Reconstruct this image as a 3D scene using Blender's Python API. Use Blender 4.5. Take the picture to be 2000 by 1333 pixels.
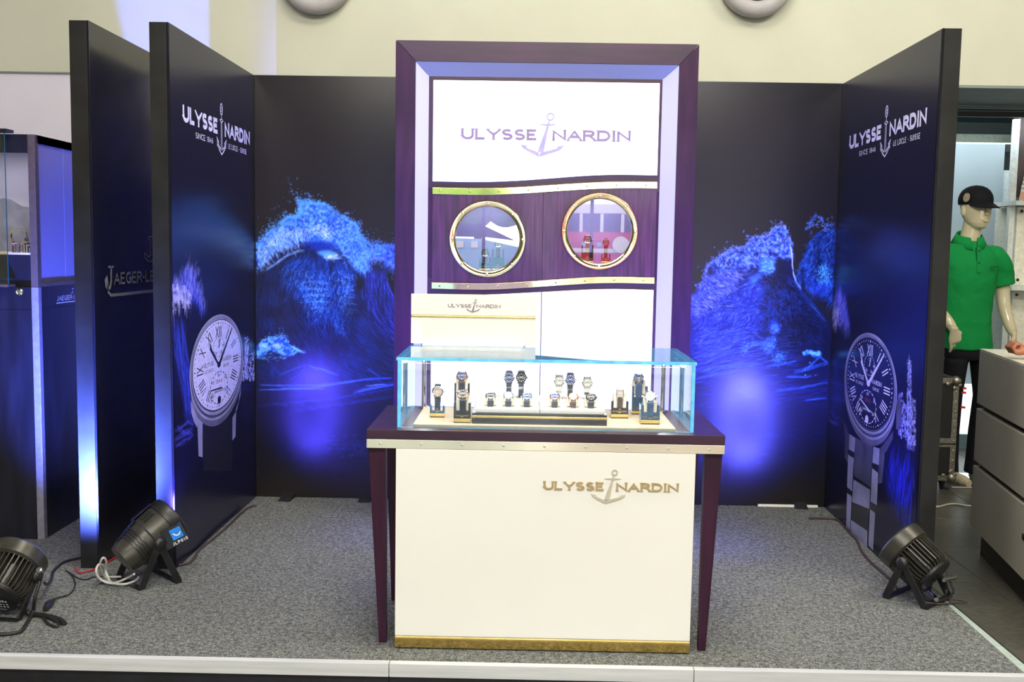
import bpy, bmesh, math, random
import numpy as np
from mathutils import Vector, Matrix

for o in list(bpy.data.objects): bpy.data.objects.remove(o)
sc = bpy.context.scene
LINK = sc.collection.objects.link
random.seed(4)

# ---------------------------------------------------------------- camera (36 mm lens, eye 1.45 m above the stage)
FPX, YAW, PITCH, ROLL, EYE = 2010.5, -0.0104, 0.0905, 0.0162, 1.45
_f = Vector((math.sin(YAW) * math.cos(PITCH), math.cos(YAW) * math.cos(PITCH), -math.sin(PITCH)))
_r0 = Vector((math.cos(YAW), -math.sin(YAW), 0)); _u0 = _r0.cross(_f)
_r = _r0 * math.cos(ROLL) + _u0 * math.sin(ROLL); _u = _u0 * math.cos(ROLL) - _r0 * math.sin(ROLL)
camd = bpy.data.cameras.new('camera'); camera = bpy.data.objects.new('camera', camd); LINK(camera)
camd.sensor_width = 36; camd.lens = FPX / 2000 * 36; camd.clip_start = .05; camd.clip_end = 200
camera.matrix_world = Matrix(((_r.x, _u.x, -_f.x, 0), (_r.y, _u.y, -_f.y, 0), (_r.z, _u.z, -_f.z, EYE), (0, 0, 0, 1)))
sc.camera = camera
def ray(px, py): return _f + _r * ((px - 1000) / FPX) - _u * ((py - 666.5) / FPX)
def onX(px, py, X): d = ray(px, py); return Vector((0, 0, EYE)) + d * (X / d.x)
def onY(px, py, Y): d = ray(px, py); return Vector((0, 0, EYE)) + d * (Y / d.y)
def onZ(px, py, Z): d = ray(px, py); return Vector((0, 0, EYE)) + d * ((Z - EYE) / d.z)

# ---------------------------------------------------------------- world, lights, exposure
world = bpy.data.worlds.new('world'); sc.world = world; world.use_nodes = True
bg = world.node_tree.nodes['Background']; bg.inputs[0].default_value = (1.0, .98, .95, 1); bg.inputs[1].default_value = 7.0
sc.view_settings.view_transform = 'Standard'; sc.view_settings.look = 'None'
sc.view_settings.exposure = 0.0; sc.view_settings.gamma = 1.0; sc.view_settings.use_curve_mapping = False
sc.cycles.use_denoising = True
sc.cycles.max_bounces = 8; sc.cycles.transparent_max_bounces = 16; sc.cycles.sample_clamp_indirect = 6
sc.cycles.caustics_reflective = False; sc.cycles.caustics_refractive = False

def lamp(name, kind, loc, aim, power, colour, size=1.0, size_y=None, spread=None, angle=None, blend=.5, radius=.05):
    d = bpy.data.lights.new(name, kind); d.energy = power; d.color = colour
    if kind == 'AREA':
        d.shape = 'RECTANGLE'; d.size = size; d.size_y = size_y or size
        if spread: d.spread = spread
    elif kind == 'SPOT':
        d.spot_size = angle; d.spot_blend = blend; d.shadow_soft_size = radius
    else: d.shadow_soft_size = radius
    o = bpy.data.objects.new(name, d); LINK(o); o.location = loc
    o.rotation_euler = (Vector(aim) - Vector(loc)).to_track_quat('-Z', 'Y').to_euler()
    return o
WARM, COOL, BLUE = (1.0, .94, .74), (.86, .93, 1.0), (.07, .05, 1.0)
lamp('ceiling_panel_front', 'AREA', (0.1, -0.6, 4.9), (0.1, 4.6, 0.6), 490, (1.0, .95, .80), 4.5, 1.4)
lamp('ceiling_downlight', 'AREA', (0.1, 3.4, 4.95), (0.1, 4.0, 0), 110, WARM, 1.6, 1.0)
lamp('ceiling_wall_washer', 'AREA', (0.2, 4.7, 4.95), (0.2, 6.6, 2.6), 26, (1.0, .95, .74), 5.0, .4)
lamp('right_fill_light', 'AREA', (3.6, 3.2, 4.9), (2.6, 4.2, 0), 120, (1.0, .93, .74), 1.4, 1.0)  # unseen fill lamp added to lift the tiles and drawers at right
lamp('shop_ceiling_light', 'AREA', (3.6, 8.3, 2.4), (3.6, 8.2, 0), 24, (.82, .94, 1.0), 1.6, 1.2)
lamp('partition_fill_light', 'AREA', (3.4, 7.25, 2.35), (3.9, 8.6, 1.3), 5, (.82, .94, 1.0), 1.6, .2)  # added fill without a fixture, brightens the upright grey partitions

# ---------------------------------------------------------------- helpers
ORG = {}
class MB:
    def __init__(s): s.v = []; s.f = []; s.m = []
    def add(s, vs, fs, mi=0, M=None):
        b = len(s.v)
        s.v += [tuple(M @ Vector(p)) if M is not None else tuple(p) for p in vs]
        s.f += [tuple(i + b for i in f) for f in fs]; s.m += [mi] * len(fs); return s
    def box(s, x0, x1, y0, y1, z0, z1, M=None, mi=0):
        return s.hexa([(x0,y0,z0),(x1,y0,z0),(x1,y1,z0),(x0,y1,z0),(x0,y0,z1),(x1,y0,z1),(x1,y1,z1),(x0,y1,z1)], M, mi)
    def hexa(s, c, M=None, mi=0):
        return s.add(c, [(0,3,2,1),(4,5,6,7),(0,1,5,4),(1,2,6,5),(2,3,7,6),(3,0,4,7)], mi, M)
    def prism(s, poly, d0, d1, fr, mi=0, back=True):
        n = len(poly); a = [fr(p[0], p[1], d0) for p in poly]; b = [fr(p[0], p[1], d1) for p in poly]
        fs = [tuple(range(n, 2 * n))] + [(i, (i + 1) % n, n + (i + 1) % n, n + i) for i in range(n)]
        if back: fs.append(tuple(range(n - 1, -1, -1)))
        return s.add(a + b, fs, mi)
    def flat(s, poly, d, fr, mi=0): return s.add([fr(p[0], p[1], d) for p in poly], [tuple(range(len(poly)))], mi)
    def loft(s, rings, caps=True, M=None, mi=0, closed=False):
        n = len(rings[0]); vs = [p for r in rings for p in r]; fs = []
        k = len(rings)
        for i in range(k if closed else k - 1):
            a, b = i * n, ((i + 1) % k) * n
            fs += [(a + j, a + (j + 1) % n, b + (j + 1) % n, b + j) for j in range(n)]
        if caps and not closed: fs += [tuple(range(n - 1, -1, -1)), tuple((k - 1) * n + j for j in range(n))]
        return s.add(vs, fs, mi, M)
    def lathe(s, prof, n=24, M=None, mi=0, closed=False, caps=True):
        return s.loft([[(r * math.cos(2 * math.pi * j / n), r * math.sin(2 * math.pi * j / n), h) for j in range(n)] for r, h in prof], caps, M, mi, closed)
    def tube(s, pts, r, n=8, M=None, mi=0, sx=1.0, sub=0):
        pts = [Vector(p) for p in pts]
        if sub: pts = smooth_path(pts, sub)
        rs = r if isinstance(r, (list, tuple)) else [r] * len(pts)
        if len(rs) != len(pts): rs = [float(v) for v in np.interp(np.linspace(0, 1, len(pts)), np.linspace(0, 1, len(rs)), rs)]
        t = [(pts[min(i + 1, len(pts) - 1)] - pts[max(i - 1, 0)]).normalized() for i in range(len(pts))]
        a = t[0].orthogonal().normalized(); rings = []
        for i, p in enumerate(pts):
            a = (a - t[i] * a.dot(t[i])).normalized(); b = t[i].cross(a)
            rings.append([tuple(p + (a * math.cos(2 * math.pi * j / n) * sx + b * math.sin(2 * math.pi * j / n)) * rs[i]) for j in range(n)])
        return s.loft(rings, True, M, mi)
    def ball(s, c, r, n=12, M=None, mi=0, k=8):
        r = r if isinstance(r, (tuple, list)) else (r, r, r); rings = []
        for i in range(k + 1):
            th = math.pi * (i + .02) / (k + .04); q = math.sin(th); rings.append([(c[0] + r[0] * q * math.cos(2 * math.pi * j / n), c[1] + r[1] * q * math.sin(2 * math.pi * j / n), c[2] - r[2] * math.cos(th)) for j in range(n)])
        return s.loft(rings, True, M, mi)
    def ribbon(s, pts, w, t, up, M=None, mi=0):
        """flat strap following pts, w wide along `up`-perpendicular side, t thick"""
        pts = [Vector(p) for p in pts]; up = Vector(up); rings = []
        for i, p in enumerate(pts):
            d = (pts[min(i + 1, len(pts) - 1)] - pts[max(i - 1, 0)]).normalized(); n = d.cross(up).normalized()
            rings.append([tuple(p + up * w / 2 + n * t / 2), tuple(p - up * w / 2 + n * t / 2), tuple(p - up * w / 2 - n * t / 2), tuple(p + up * w / 2 - n * t / 2)])
        return s.loft(rings, True, M, mi)
    def build(s, name, mat, parent=None, smooth=None, bevel=0, seg=2, org=None):
        me = bpy.data.meshes.new(name); o0 = Vector(ORG.get(parent.name, (0, 0, 0))) if parent else Vector(org or (0, 0, 0))
        me.from_pydata([tuple(Vector(p) - o0) for p in s.v], [], s.f)
        ms = mat if isinstance(mat, (list, tuple)) else [mat]
        for m in ms: me.materials.append(m)
        if len(ms) > 1: me.polygons.foreach_set('material_index', s.m)
        bm = bmesh.new(); bm.from_mesh(me)
        bmesh.ops.recalc_face_normals(bm, faces=bm.faces)
        if bevel:
            es = [e for e in bm.edges if e.is_manifold and e.calc_face_angle(0) > .5]
            bmesh.ops.bevel(bm, geom=es, offset=bevel, segments=seg, affect='EDGES', profile=.6, clamp_overlap=True)
        bm.to_mesh(me); bm.free()
        if smooth or bevel:
            me.polygons.foreach_set('use_smooth', [True] * len(me.polygons))
            me.set_sharp_from_angle(angle=math.radians(smooth or 40))
        ob = bpy.data.objects.new(name, me); LINK(ob)
        if bevel: wn_ = ob.modifiers.new('flat_shading', 'WEIGHTED_NORMAL'); wn_.keep_sharp = True
        if parent: ob.parent = parent; ORG[ob.name] = tuple(o0)
        else: ob.location = o0; ORG[ob.name] = tuple(o0)
        return ob
def smooth_path(p, sub):
    out = []
    for i in range(len(p) - 1):
        a, b, c, d = p[max(i - 1, 0)], p[i], p[i + 1], p[min(i + 2, len(p) - 1)]
        for k in range(sub):
            t = k / sub
            out.append(.5 * ((2 * b) + (c - a) * t + (2 * a - 5 * b + 4 * c - d) * t * t + (3 * b - a - 3 * c + d) * t ** 3))
    return out + [p[-1]]
def tag(o, label, cat, group=None, kind=None):
    o['label'] = label; o['category'] = cat
    if group: o['group'] = group
    if kind: o['kind'] = kind
    return o
def thing(name, label, cat, loc=(0, 0, 0), group=None, kind=None):
    o = bpy.data.objects.new(name, None); LINK(o); o.location = loc; ORG[o.name] = tuple(loc); o.empty_display_size = .05
    return tag(o, label, cat, group, kind)
def struct(o): o['kind'] = 'structure'; return o
def copy_tree(o, parent=None):
    c = o.copy(); LINK(c)
    if parent: c.parent = parent
    for ch in list(o.children): copy_tree(ch, c)
    return c
def frame(o, u, v):
    o, u, v = Vector(o), Vector(u), Vector(v); n = u.cross(v)
    f = lambda a, b, c=0: o + u * a + v * b + n * c
    return f
XZ = lambda y: frame((0, y, 0), (1, 0, 0), (0, 0, 1))          # faces the room (-Y)
def arc(cx, cy, rx, ry, a0, a1, n=10): return [(cx + rx * math.cos(math.radians(a0 + (a1 - a0) * i / n)), cy + ry * math.sin(math.radians(a0 + (a1 - a0) * i / n))) for i in range(n + 1)]

# stroke lettering -------------------------------------------------------------------------------------------
GLY = {
 'A': (.95, [[(0,0),(.475,1),(.95,0)], [(.18,.34),(.77,.34)]]), 'B': (.75, [[(0,0),(0,1)], [(0,1)] + arc(.4,.76,.28,.24,90,-90,8) + [(0,.52)], [(0,.52)] + arc(.42,.26,.33,.26,90,-90,8) + [(0,0)]]),
 'C': (.85, [arc(.48,.5,.46,.5,48,312,14)]), 'D': (.88, [[(0,0),(0,1)], [(0,1)] + arc(.40,.5,.46,.5,90,-90,12) + [(0,0)]]),
 'E': (.72, [[(0,0),(0,1)], [(0,1),(.68,1)], [(0,.52),(.58,.52)], [(0,0),(.72,0)]]), 'G': (.92, [arc(.48,.5,.46,.5,48,335,14) + [(.9,.46),(.58,.46)]]),
 'H': (.85, [[(0,0),(0,1)], [(.85,0),(.85,1)], [(0,.5),(.85,.5)]]), 'I': (.12, [[(.06,0),(.06,1)]]),
 'J': (.5, [[(.42,1),(.42,.28)] + arc(.2,.26,.22,.26,0,-150,8)]), 'L': (.68, [[(0,0),(0,1)], [(0,0),(.68,0)]]),
 'M': (1.0, [[(0,0),(.08,1),(.5,.15),(.92,1),(1,0)]]), 'N': (.88, [[(0,0),(0,1),(.88,0),(.88,1)]]), 'O': (.96, [arc(.48,.5,.46,.5,90,450,18)]),
 'P': (.72, [[(0,0),(0,1)], [(0,1)] + arc(.4,.74,.3,.26,90,-90,8) + [(0,.48)]]), 'R': (.82, [[(0,0),(0,1)], [(0,1)] + arc(.42,.75,.32,.25,90,-90,8) + [(0,.5)], [(.42,.5),(.82,0)]]),
 'S': (.74, [arc(.37,.755,.33,.245,35,250,10) + arc(.37,.25,.36,.25,80,-150,10)]), 'T': (.85, [[(.425,0),(.425,1)], [(0,1),(.85,1)]]),
 'U': (.86, [[(0,1),(0,.38)] + arc(.43,.38,.43,.38,180,360,10) + [(.86,1)]]), 'V': (.9, [[(0,1),(.45,0),(.9,1)]]), 'X': (.85, [[(0,0),(.85,1)], [(0,1),(.85,0)]]), 'Y': (.9, [[(0,1),(.45,.45),(.9,1)], [(.45,.45),(.45,0)]]),
 '-': (.4, [[(.02,.45),(.38,.45)]]), ' ': (.4, []), '0': (.62, [arc(.31,.5,.3,.5,90,450,14)]), '1': (.3, [[(.02,.8),(.2,1),(.2,0)]]),
 '2': (.6, [arc(.3,.7,.28,.3,160,-30,8) + [(0,0),(.6,0)]]), '3': (.6, [arc(.28,.74,.26,.26,150,-80,8) + arc(.28,.26,.3,.26,80,-150,8)]), '4': (.65, [[(.48,0),(.48,1),(0,.3),(.65,.3)]]),
 '5': (.6, [[(.55,1),(.1,1),(.06,.55)] + arc(.28,.32,.3,.32,110,-140,8)]), '6': (.6, [arc(.3,.3,.28,.3,90,450,10), [(.03,.35),(.12,.7),(.4,1)]]), '8': (.6, [arc(.3,.75,.24,.25,90,450,10), arc(.3,.26,.3,.26,90,450,10)]), '.': (.16, [[(.08,0),(.08,.12)]]),
}
def outline(pts, w):
    P = [Vector(p) for p in pts]; n = len(P); closed = (P[0] - P[-1]).length < 1e-6 and n > 3; L = []; R = []
    for i in range(n):
        a = P[i] - P[i - 1] if i > 0 else (P[0] - P[-2] if closed else None)
        b = P[i + 1] - P[i] if i < n - 1 else (P[1] - P[0] if closed else None)
        a = (a or b).normalized(); b = (b or a).normalized()
        na = Vector((-a.y, a.x)); nb = Vector((-b.y, b.x)); m = na + nb
        m = na if m.length < .3 else m.normalized(); k = min(1 / max(m.dot(na), .4), 1.9)
        L.append(P[i] + m * w / 2 * k); R.append(P[i] - m * w / 2 * k)
    return L, R
def glyph_strokes(ch, serif=0.0, w=.15):
    wd, st = GLY[ch]; st = [list(s) for s in st]
    if serif and ch in 'AHIJLMNRTUVXYPDEBKF':
        ends = []
        for s in st:
            for e, f2 in ((s[0], s[1]), (s[-1], s[-2])):
                if abs(e[0] - f2[0]) < abs(e[1] - f2[1]) and (e[1] < .02 or e[1] > .98): ends.append(e)
        for e in ends: st.append([(e[0] - serif, abs(e[1] - .035)), (e[0] + serif, abs(e[1] - .035)), 'thin'])
    return wd, st
def put_glyph(mb, ch, fr, x, y, h, sx=1.0, w=.15, serif=0.0, d0=0, d1=None, mi=0, slant=0):
    """one letter h tall, strokes w*h wide kept inside its box; returns the advance"""
    wd, st = glyph_strokes(ch, serif, w); k = 0
    for s in st:
        ww = w; thin = s[-1] == 'thin'
        if thin: s = s[:-1]; ww = .07; pts = [Vector((w / 2 + p[0] * sx, p[1])) for p in s]
        else:
            pts = [Vector((w / 2 + p[0] * sx, w / 2 + p[1] * (1 - w))) for p in s]
            for e, n_, o_ in ((0, 1, s[0]), (-1, -2, s[-1])):
                d = pts[e] - pts[n_]
                if (o_[1] < .02 or o_[1] > .98) and abs(d.y) > abs(d.x) * .5 and (s[0] - s[-1] if False else True): pts[e] = pts[e] + d.normalized() * w
        L, R = outline(pts, ww)
        T_ = lambda p: (x + (p.x + slant * p.y) * h, y + min(max(p.y, 0), 1) * h)
        for i in range(len(L) - 1):
            q = [T_(L[i]), T_(L[i + 1]), T_(R[i + 1]), T_(R[i])][::-1]; k += 1
            if d1 is None: mb.flat(q, d0, fr, mi)
            else: mb.prism(q, d0, d1 + k * 2.5e-5, fr, mi)
    return (wd * sx + (w if ch != ' ' else 0)) * h
def text_width(t, h, sx, gap, w=0): return sum(GLY[c][0] * sx * h + gap * h + (w * h if c != ' ' else 0) for c in t) - gap * h
def fit_sx(t, h, sx, w, gap, fit): return sx * max((fit - gap * h * (len(t) - 1) - w * h * len(t.replace(' ', ''))) / max(text_width(t, h, sx, 0), 1e-6), .08)
def put_letters(t, fr, name, mat, parent, x, y, h, sx=1.0, w=.15, serif=0.0, gap=.25, d0=0, fit=None, d1=None):
    if fit: sx = fit_sx(t, h, sx, w, gap, fit)
    for c in t:
        mb = MB(); x += put_glyph(mb, c, fr, x, y, h, sx, w, serif, d0, d1) + gap * h
        if mb.v: mb.build(name, mat, parent)
def put_text(mb, t, fr, x, y, h, sx=1.0, w=.15, serif=0.0, gap=.25, d0=0, d1=None, mi=0, fit=None, slant=0):
    if fit: sx = fit_sx(t, h, sx, w, gap, fit)
    for c in t: x += put_glyph(mb, c, fr, x, y, h, sx, w, serif, d0, d1, mi, slant) + gap * h
    return x
# ---------------------------------------------------------------- printed artwork (flat print, painted procedurally)
def vnoise(h, w, cell, seed):
    r = np.random.default_rng(seed)
    gy, gx = int(h / cell) + 3, int(w / cell) + 3
    g = r.random((gy, gx))
    y = np.arange(h) / cell; x = np.arange(w) / cell
    yi = y.astype(int); xi = x.astype(int)
    fy = y - yi; fx = x - xi
    fy = (fy * fy * (3 - 2 * fy))[:, None]; fx = (fx * fx * (3 - 2 * fx))[None, :]
    a = g[yi][:, xi]; b = g[yi][:, xi + 1]; c = g[yi + 1][:, xi]; d = g[yi + 1][:, xi + 1]
    return a * (1 - fy) * (1 - fx) + b * (1 - fy) * fx + c * fy * (1 - fx) + d * fy * fx
def fbm(h, w, cell, octaves, seed):
    s = np.zeros((h, w)); amp = 1.0; tot = 0.0
    for o in range(octaves):
        s += amp * vnoise(h, w, max(cell, 1.0), seed + o); tot += amp; amp *= 0.6; cell *= 0.5
    return s / tot
def blur(a, r):
    r = int(r)
    if r < 1: return a
    for ax in (0, 1):
        for _ in range(2):
            p = np.pad(a, [(r + 1, r) if k == ax else (0, 0) for k in (0, 1)], mode='edge')
            c = np.cumsum(p, axis=ax)
            n = a.shape[ax]
            a = (np.take(c, np.arange(n) + 2 * r + 1, axis=ax) - np.take(c, np.arange(n), axis=ax)) / (2 * r + 1)
    return a
class Paint:
    def __init__(s, x0, x1, y0, y1, base, seed=1):
        s.x0, s.y0 = x0, y0; s.w, s.h = x1 - x0, y1 - y0
        s.img = np.ones((s.h, s.w, 3)) * np.array(base, float)
        s.Y, s.X = np.mgrid[0:s.h, 0:s.w]; s.X = s.X + x0 + .5; s.Y = s.Y + y0 + .5
        s.rng = np.random.default_rng(seed); s.seed = seed
    def poly(s, pts, soft=0, warp=0, cell=10):
        X, Y = s.X, s.Y
        if warp:
            s.seed += 17
            X = X + (fbm(s.h, s.w, cell, 4, s.seed) - .5) * 2 * warp
            Y = Y + (fbm(s.h, s.w, cell, 4, s.seed + 7) - .5) * 2 * warp
        m = np.zeros((s.h, s.w), bool); n = len(pts)
        for i in range(n):
            (xa, ya), (xb, yb) = pts[i], pts[(i + 1) % n]
            if ya == yb: continue
            t = ((ya > Y) != (yb > Y)) & (X < (xb - xa) * (Y - ya) / (yb - ya) + xa)
            m ^= t
        return blur(m.astype(float), soft)
    def lay(s, mask, colour, alpha=1.0):
        a = np.clip(mask * alpha, 0, 1)[..., None]
        s.img = s.img * (1 - a) + np.array(colour, float) * a
    def add(s, mask, colour):
        s.img = s.img + np.clip(mask, 0, None)[..., None] * np.array(colour, float)
    def noise(s, cell, octaves=4, lo=.3, hi=.7):
        s.seed += 31
        return np.clip((fbm(s.h, s.w, cell, octaves, s.seed) - lo) / (hi - lo), 0, 1)
    def streaks(s, mask, n, ang, length, colour, alpha=.5, jit=.15, spread=.25, step=.8):
        p = mask.ravel() / max(mask.sum(), 1e-9)
        k = s.rng.choice(p.size, size=n, p=p)
        x = (k % s.w) + s.rng.random(n); y = (k // s.w) + s.rng.random(n)
        c = np.array(colour, float) * (1 + (s.rng.random((n, 1)) - .5) * 2 * spread)
        L = length * (.4 + 1.2 * s.rng.random(n)); j = s.rng.normal(0, jit, n)
        al = alpha * (.3 + .7 * s.rng.random(n))
        for i in range(int(length * 1.6 / step)):
            a = ang(x + s.x0, y + s.y0) + j
            x = x + np.cos(a) * step; y = y + np.sin(a) * step
            t = i * step / L
            ok = (t < 1) & (x >= 0) & (x < s.w) & (y >= 0) & (y < s.h)
            if not ok.any(): break
            xi = x[ok].astype(int); yi = y[ok].astype(int)
            aa = (al[ok] * np.sin(np.pi * np.clip(t[ok] + .02, 0, 1)))[:, None]
            s.img[yi, xi] = s.img[yi, xi] * (1 - aa) + c[ok] * aa
    def dots(s, pts, colour, alpha=.8, size=1.2, spread=.3):
        for (x, y) in pts:
            r = size * (.5 + s.rng.random())
            xi, yi = int(x - s.x0), int(y - s.y0)
            c = np.array(colour) * (1 + (s.rng.random() - .5) * 2 * spread)
            for dy in (-1, 0, 1):
                for dx in (-1, 0, 1):
                    X, Y = xi + dx, yi + dy
                    if 0 <= X < s.w and 0 <= Y < s.h:
                        a = alpha * max(0, 1 - math.hypot(dx, dy) / (r + .3))
                        s.img[Y, X] = s.img[Y, X] * (1 - a) + c * a
    def spray(s, line, n, reach, colour, up=(0, -1), alpha=.8):
        ln = np.array(line, float); seg = np.hypot(*np.diff(ln, axis=0).T); cum = np.concatenate([[0], np.cumsum(seg)])
        t = s.rng.random(n) * cum[-1]
        x = np.interp(t, cum, ln[:, 0]); y = np.interp(t, cum, ln[:, 1])
        clump = .35 + 1.3 * np.interp(t, np.linspace(0, cum[-1], 40), s.rng.random(40)) ** 2
        d = s.rng.exponential(reach, n) * clump
        px = x + up[0] * d + s.rng.normal(0, reach * .35, n); py = y + up[1] * d + s.rng.normal(0, reach * .25, n)
        s.dots(list(zip(px, py)), colour, alpha)
    def curve(s, pts, width, colour, alpha=.6, n=5, jitter=1.5, fade=True):
        pts = np.array(pts, float); seg = np.hypot(*np.diff(pts, axis=0).T); cum = np.concatenate([[0], np.cumsum(seg)])
        m = max(30, int(cum[-1] * 1.6)); t = np.linspace(0, cum[-1], m)
        x = np.interp(t, cum, pts[:, 0]); y = np.interp(t, cum, pts[:, 1])
        k = max(3, m // 8); ker = np.ones(k) / k
        x = np.convolve(np.pad(x, k, mode='edge'), ker, 'same')[k:-k]; y = np.convolve(np.pad(y, k, mode='edge'), ker, 'same')[k:-k]
        for q in range(n):
            off = (s.rng.random() - .5) * width + np.convolve(s.rng.normal(0, jitter, m), np.ones(25) / 25, 'same') * 2
            a = alpha * np.clip(np.convolve(s.rng.random(m), np.ones(15) / 15, 'same') * 2 - .45, 0, 1)
            if fade: a = a * np.sin(np.pi * np.linspace(.03, .97, m)) ** .4
            X = (x - s.x0).astype(int); Y = (y + off - s.y0).astype(int)
            ok = (X >= 0) & (X < s.w) & (Y >= 0) & (Y < s.h)
            aa = a[ok][:, None]; c = np.array(colour) * (.8 + .4 * s.rng.random())
            s.img[Y[ok], X[ok]] = s.img[Y[ok], X[ok]] * (1 - aa) + c * aa

PALE, LIGHT, MID, DEEP, INK = (.62, .74, 1.), (.30, .55, 1.), (.12, .34, .92), (.05, .14, .52), (.035, .035, .06)
def C(pts, ox, oy, k): return [(ox + x / k, oy + y / k) for x, y in pts]

def paint_wave_left():
    P = Paint(500, 773, 153, 973, (.085, .078, .13), 11)
    k = 6.665; o = (500, 380, k)
    top = C([(0,680),(60,590),(180,480),(320,380),(400,290),(560,275),(585,190),(560,90),(640,95),(740,105),(800,120),(900,115),(960,170),(1080,250),(1180,310),(1290,380),(1310,500),(1400,580),(1480,640),(1600,630),(1813,650)], *o)
    low = C([(1813,930),(1700,880),(1600,790),(1480,830),(1440,950),(1370,975),(1290,930),(1180,800),(1100,700),(960,620),(780,585),(620,560),(540,620),(400,660),(260,720),(180,800),(90,900),(0,960)], *o)
    # body of the wave
    body = P.poly([(500,520)] + C([(0,900),(200,760),(420,690),(640,690),(1100,740),(1280,900),(1290,1333)], *o) + [(694,620),(700,680),(640,720),(500,720)], 6, 8, 30)
    sea0 = P.poly([(500,470),(560,450),(640,470),(700,500),(772,500),(772,760),(500,760)], 16, 10, 40)
    P.lay(sea0, (.035, .06, .22), .75); P.lay(sea0 * P.noise(26, 5), (.06, .13, .46), .55)
    P.streaks(sea0, 2600, lambda x, y: np.pi * .5 - np.clip((x - 560) / 260, -.55, .6) * np.clip((y - 470) / 160, .3, 1.1), 30, (.08, .2, .66), .22, .1, .5); P.streaks(sea0, 2200, lambda x, y: np.pi * .5 - np.clip((x - 560) / 260, -.55, .6) * np.clip((y - 470) / 160, .3, 1.1), 26, (.02, .03, .12), .3, .1, .4)
    P.lay(body * P.noise(22) , (.03, .055, .16), .4)
    dome = P.poly(C([(330,960),(420,850),(560,770),(820,790),(1060,800),(1200,900),(1250,1100),(1230,1400),(1150,1800),(900,1500),(640,1560),(590,1300),(480,1100)], *o), 7, 9, 24)
    P.lay(blur(dome, 8) * (.2 + .8 * P.noise(12, 5)), (.055, .19, .62), .8)
    def fall(x, y): return np.pi / 2 + .9 * np.clip((x - 655) / 70, -1.4, .15) * np.clip((600 - y) / 110, 0, 1) * -1.0
    P.streaks(dome, 900, lambda x, y: np.pi * .5 + np.clip((640 - x) / 60, -.3, 1.) * np.clip((590 - y) / 100, 0, 1), 26, MID, .42, .2); P.streaks(dome, 900, lambda x, y: np.pi * .5 + np.clip((640 - x) / 60, -.3, 1.) * np.clip((590 - y) / 100, 0, 1), 16, (.02, .04, .2), .5, .25)
    P.streaks(dome * (P.Y > 520), 520, lambda x, y: np.pi * .5 + .5 * np.sin(x * .5 + y * .23), 7, LIGHT, .6, .5)
    col1 = P.poly([(590,540),(632,540),(628,600),(600,604)], 6, 10, 14); P.streaks(col1, 420, lambda x, y: .5 * np.sin(x * .9) + np.sin(y * .5), 6, LIGHT, .65, .8)
    col2 = P.poly([(662,530),(684,530),(688,600),(670,612)], 4, 7, 14); P.streaks(col2, 240, lambda x, y: np.pi * .5 + np.sin(y * .5), 6, LIGHT, .65, .6)
    # long dark face with fine slanting streaks
    face = P.poly([(500,600),(772,560),(772,730),(500,745)], 10)
    P.lay(face * P.noise(30), (.028, .035, .12), .5)
    P.streaks(face, 900, lambda x, y: 1.12 - np.clip((x - 560) / 420, -.3, .5) - np.clip((y - 600) / 400, 0, .4), 34, (.07, .17, .62), .26, .06)
    right = P.poly([(706,520),(742,522),(756,540),(772,580),(772,645),(745,640),(716,590)], 4, 4)
    P.lay(blur(right, 5) * (.4 + .6 * P.noise(12)), (.06, .11, .5), .8)
    P.streaks(right, 620, lambda x, y: np.pi * .5 - np.clip((y - 560) / 110, 0, .75) + np.clip((548 - y) / 50, -.2, .9) * np.clip((735 - x) / 40, -.6, 0.1) * -1, 30, (.2, .28, .95), .42, .06); P.streaks(right, 520, lambda x, y: np.pi * .5 - np.clip((y - 560) / 110, 0, .75), 30, (.02, .025, .14), .55, .06)
    P.lay(P.poly(C([(1690,990),(1813,950),(1813,1300),(1740,1200)], *o), 2, 3), INK, .95)
    P.curve(C([(1700,1020),(1690,1100),(1740,1210),(1813,1330)], *o), 1.5, (.3, .34, 1.), .8, 3, .4)
    P.lay(P.poly(C([(1290,960),(1370,1000),(1390,1120),(1320,1300),(1290,1200)], *o), 3, 3), INK, .7)
    # foam crest
    foam = P.poly(top + low, 1, 7, 9); core = P.poly(top + low, 7, 5, 16)
    P.lay(foam, (.09, .27, .82), .86)
    P.lay(foam * P.noise(18, 5, .4, .62), (.22, .46, .98), .7)
    P.lay(foam * P.noise(14, 4, .50, .66), (.05, .17, .64), .75)
    P.streaks(core, 1600, lambda x, y: np.pi * (.42 + .22 * np.sin((x - 560) * .02)), 9, (.04, .14, .58), .5, .5)
    P.lay(core * P.noise(4, 2, .52, .66), (.42, .66, 1.), .55)
    P.streaks(core, 1300, lambda x, y: np.pi * (.42 + .22 * np.sin((x - 560) * .02)), 6, (.42, .66, 1.), .5, .5)
    P.streaks(core * (P.Y > 440) * (P.X < 600), 700, lambda x, y: 1.2 + 0 * x, 9, PALE, .5, .25)
    P.streaks(core * (P.Y > 440) * (P.X > 640), 600, lambda x, y: 1.35 + 0 * x, 10, LIGHT, .55, .2)
    P.streaks(P.poly(C([(640,430),(860,330),(1000,400),(960,520),(700,500)], *o), 3), 220, lambda x, y: .6 + .9 * np.sin(x * .12), 8, PALE, .6, .3)
    P.lay(P.poly(C([(640,590),(880,570),(1080,650),(1000,690),(700,690),(560,650)], *o), 3, 4), (.05, .14, .62), .85)
    P.lay(P.poly(C([(640,640),(700,640),(700,670),(650,670)], *o), 2), INK, .7)
    P.lay(P.poly(C([(780,710),(960,700),(1060,740),(1040,790),(900,790),(820,760)], *o), 2, 3), (.25, .52, 1.), .9)
    P.streaks(P.poly(C([(850,760),(1060,760),(1040,810),(880,810)], *o), 1), 130, lambda x, y: 0 * x, 5, PALE, .8, .6)
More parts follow.
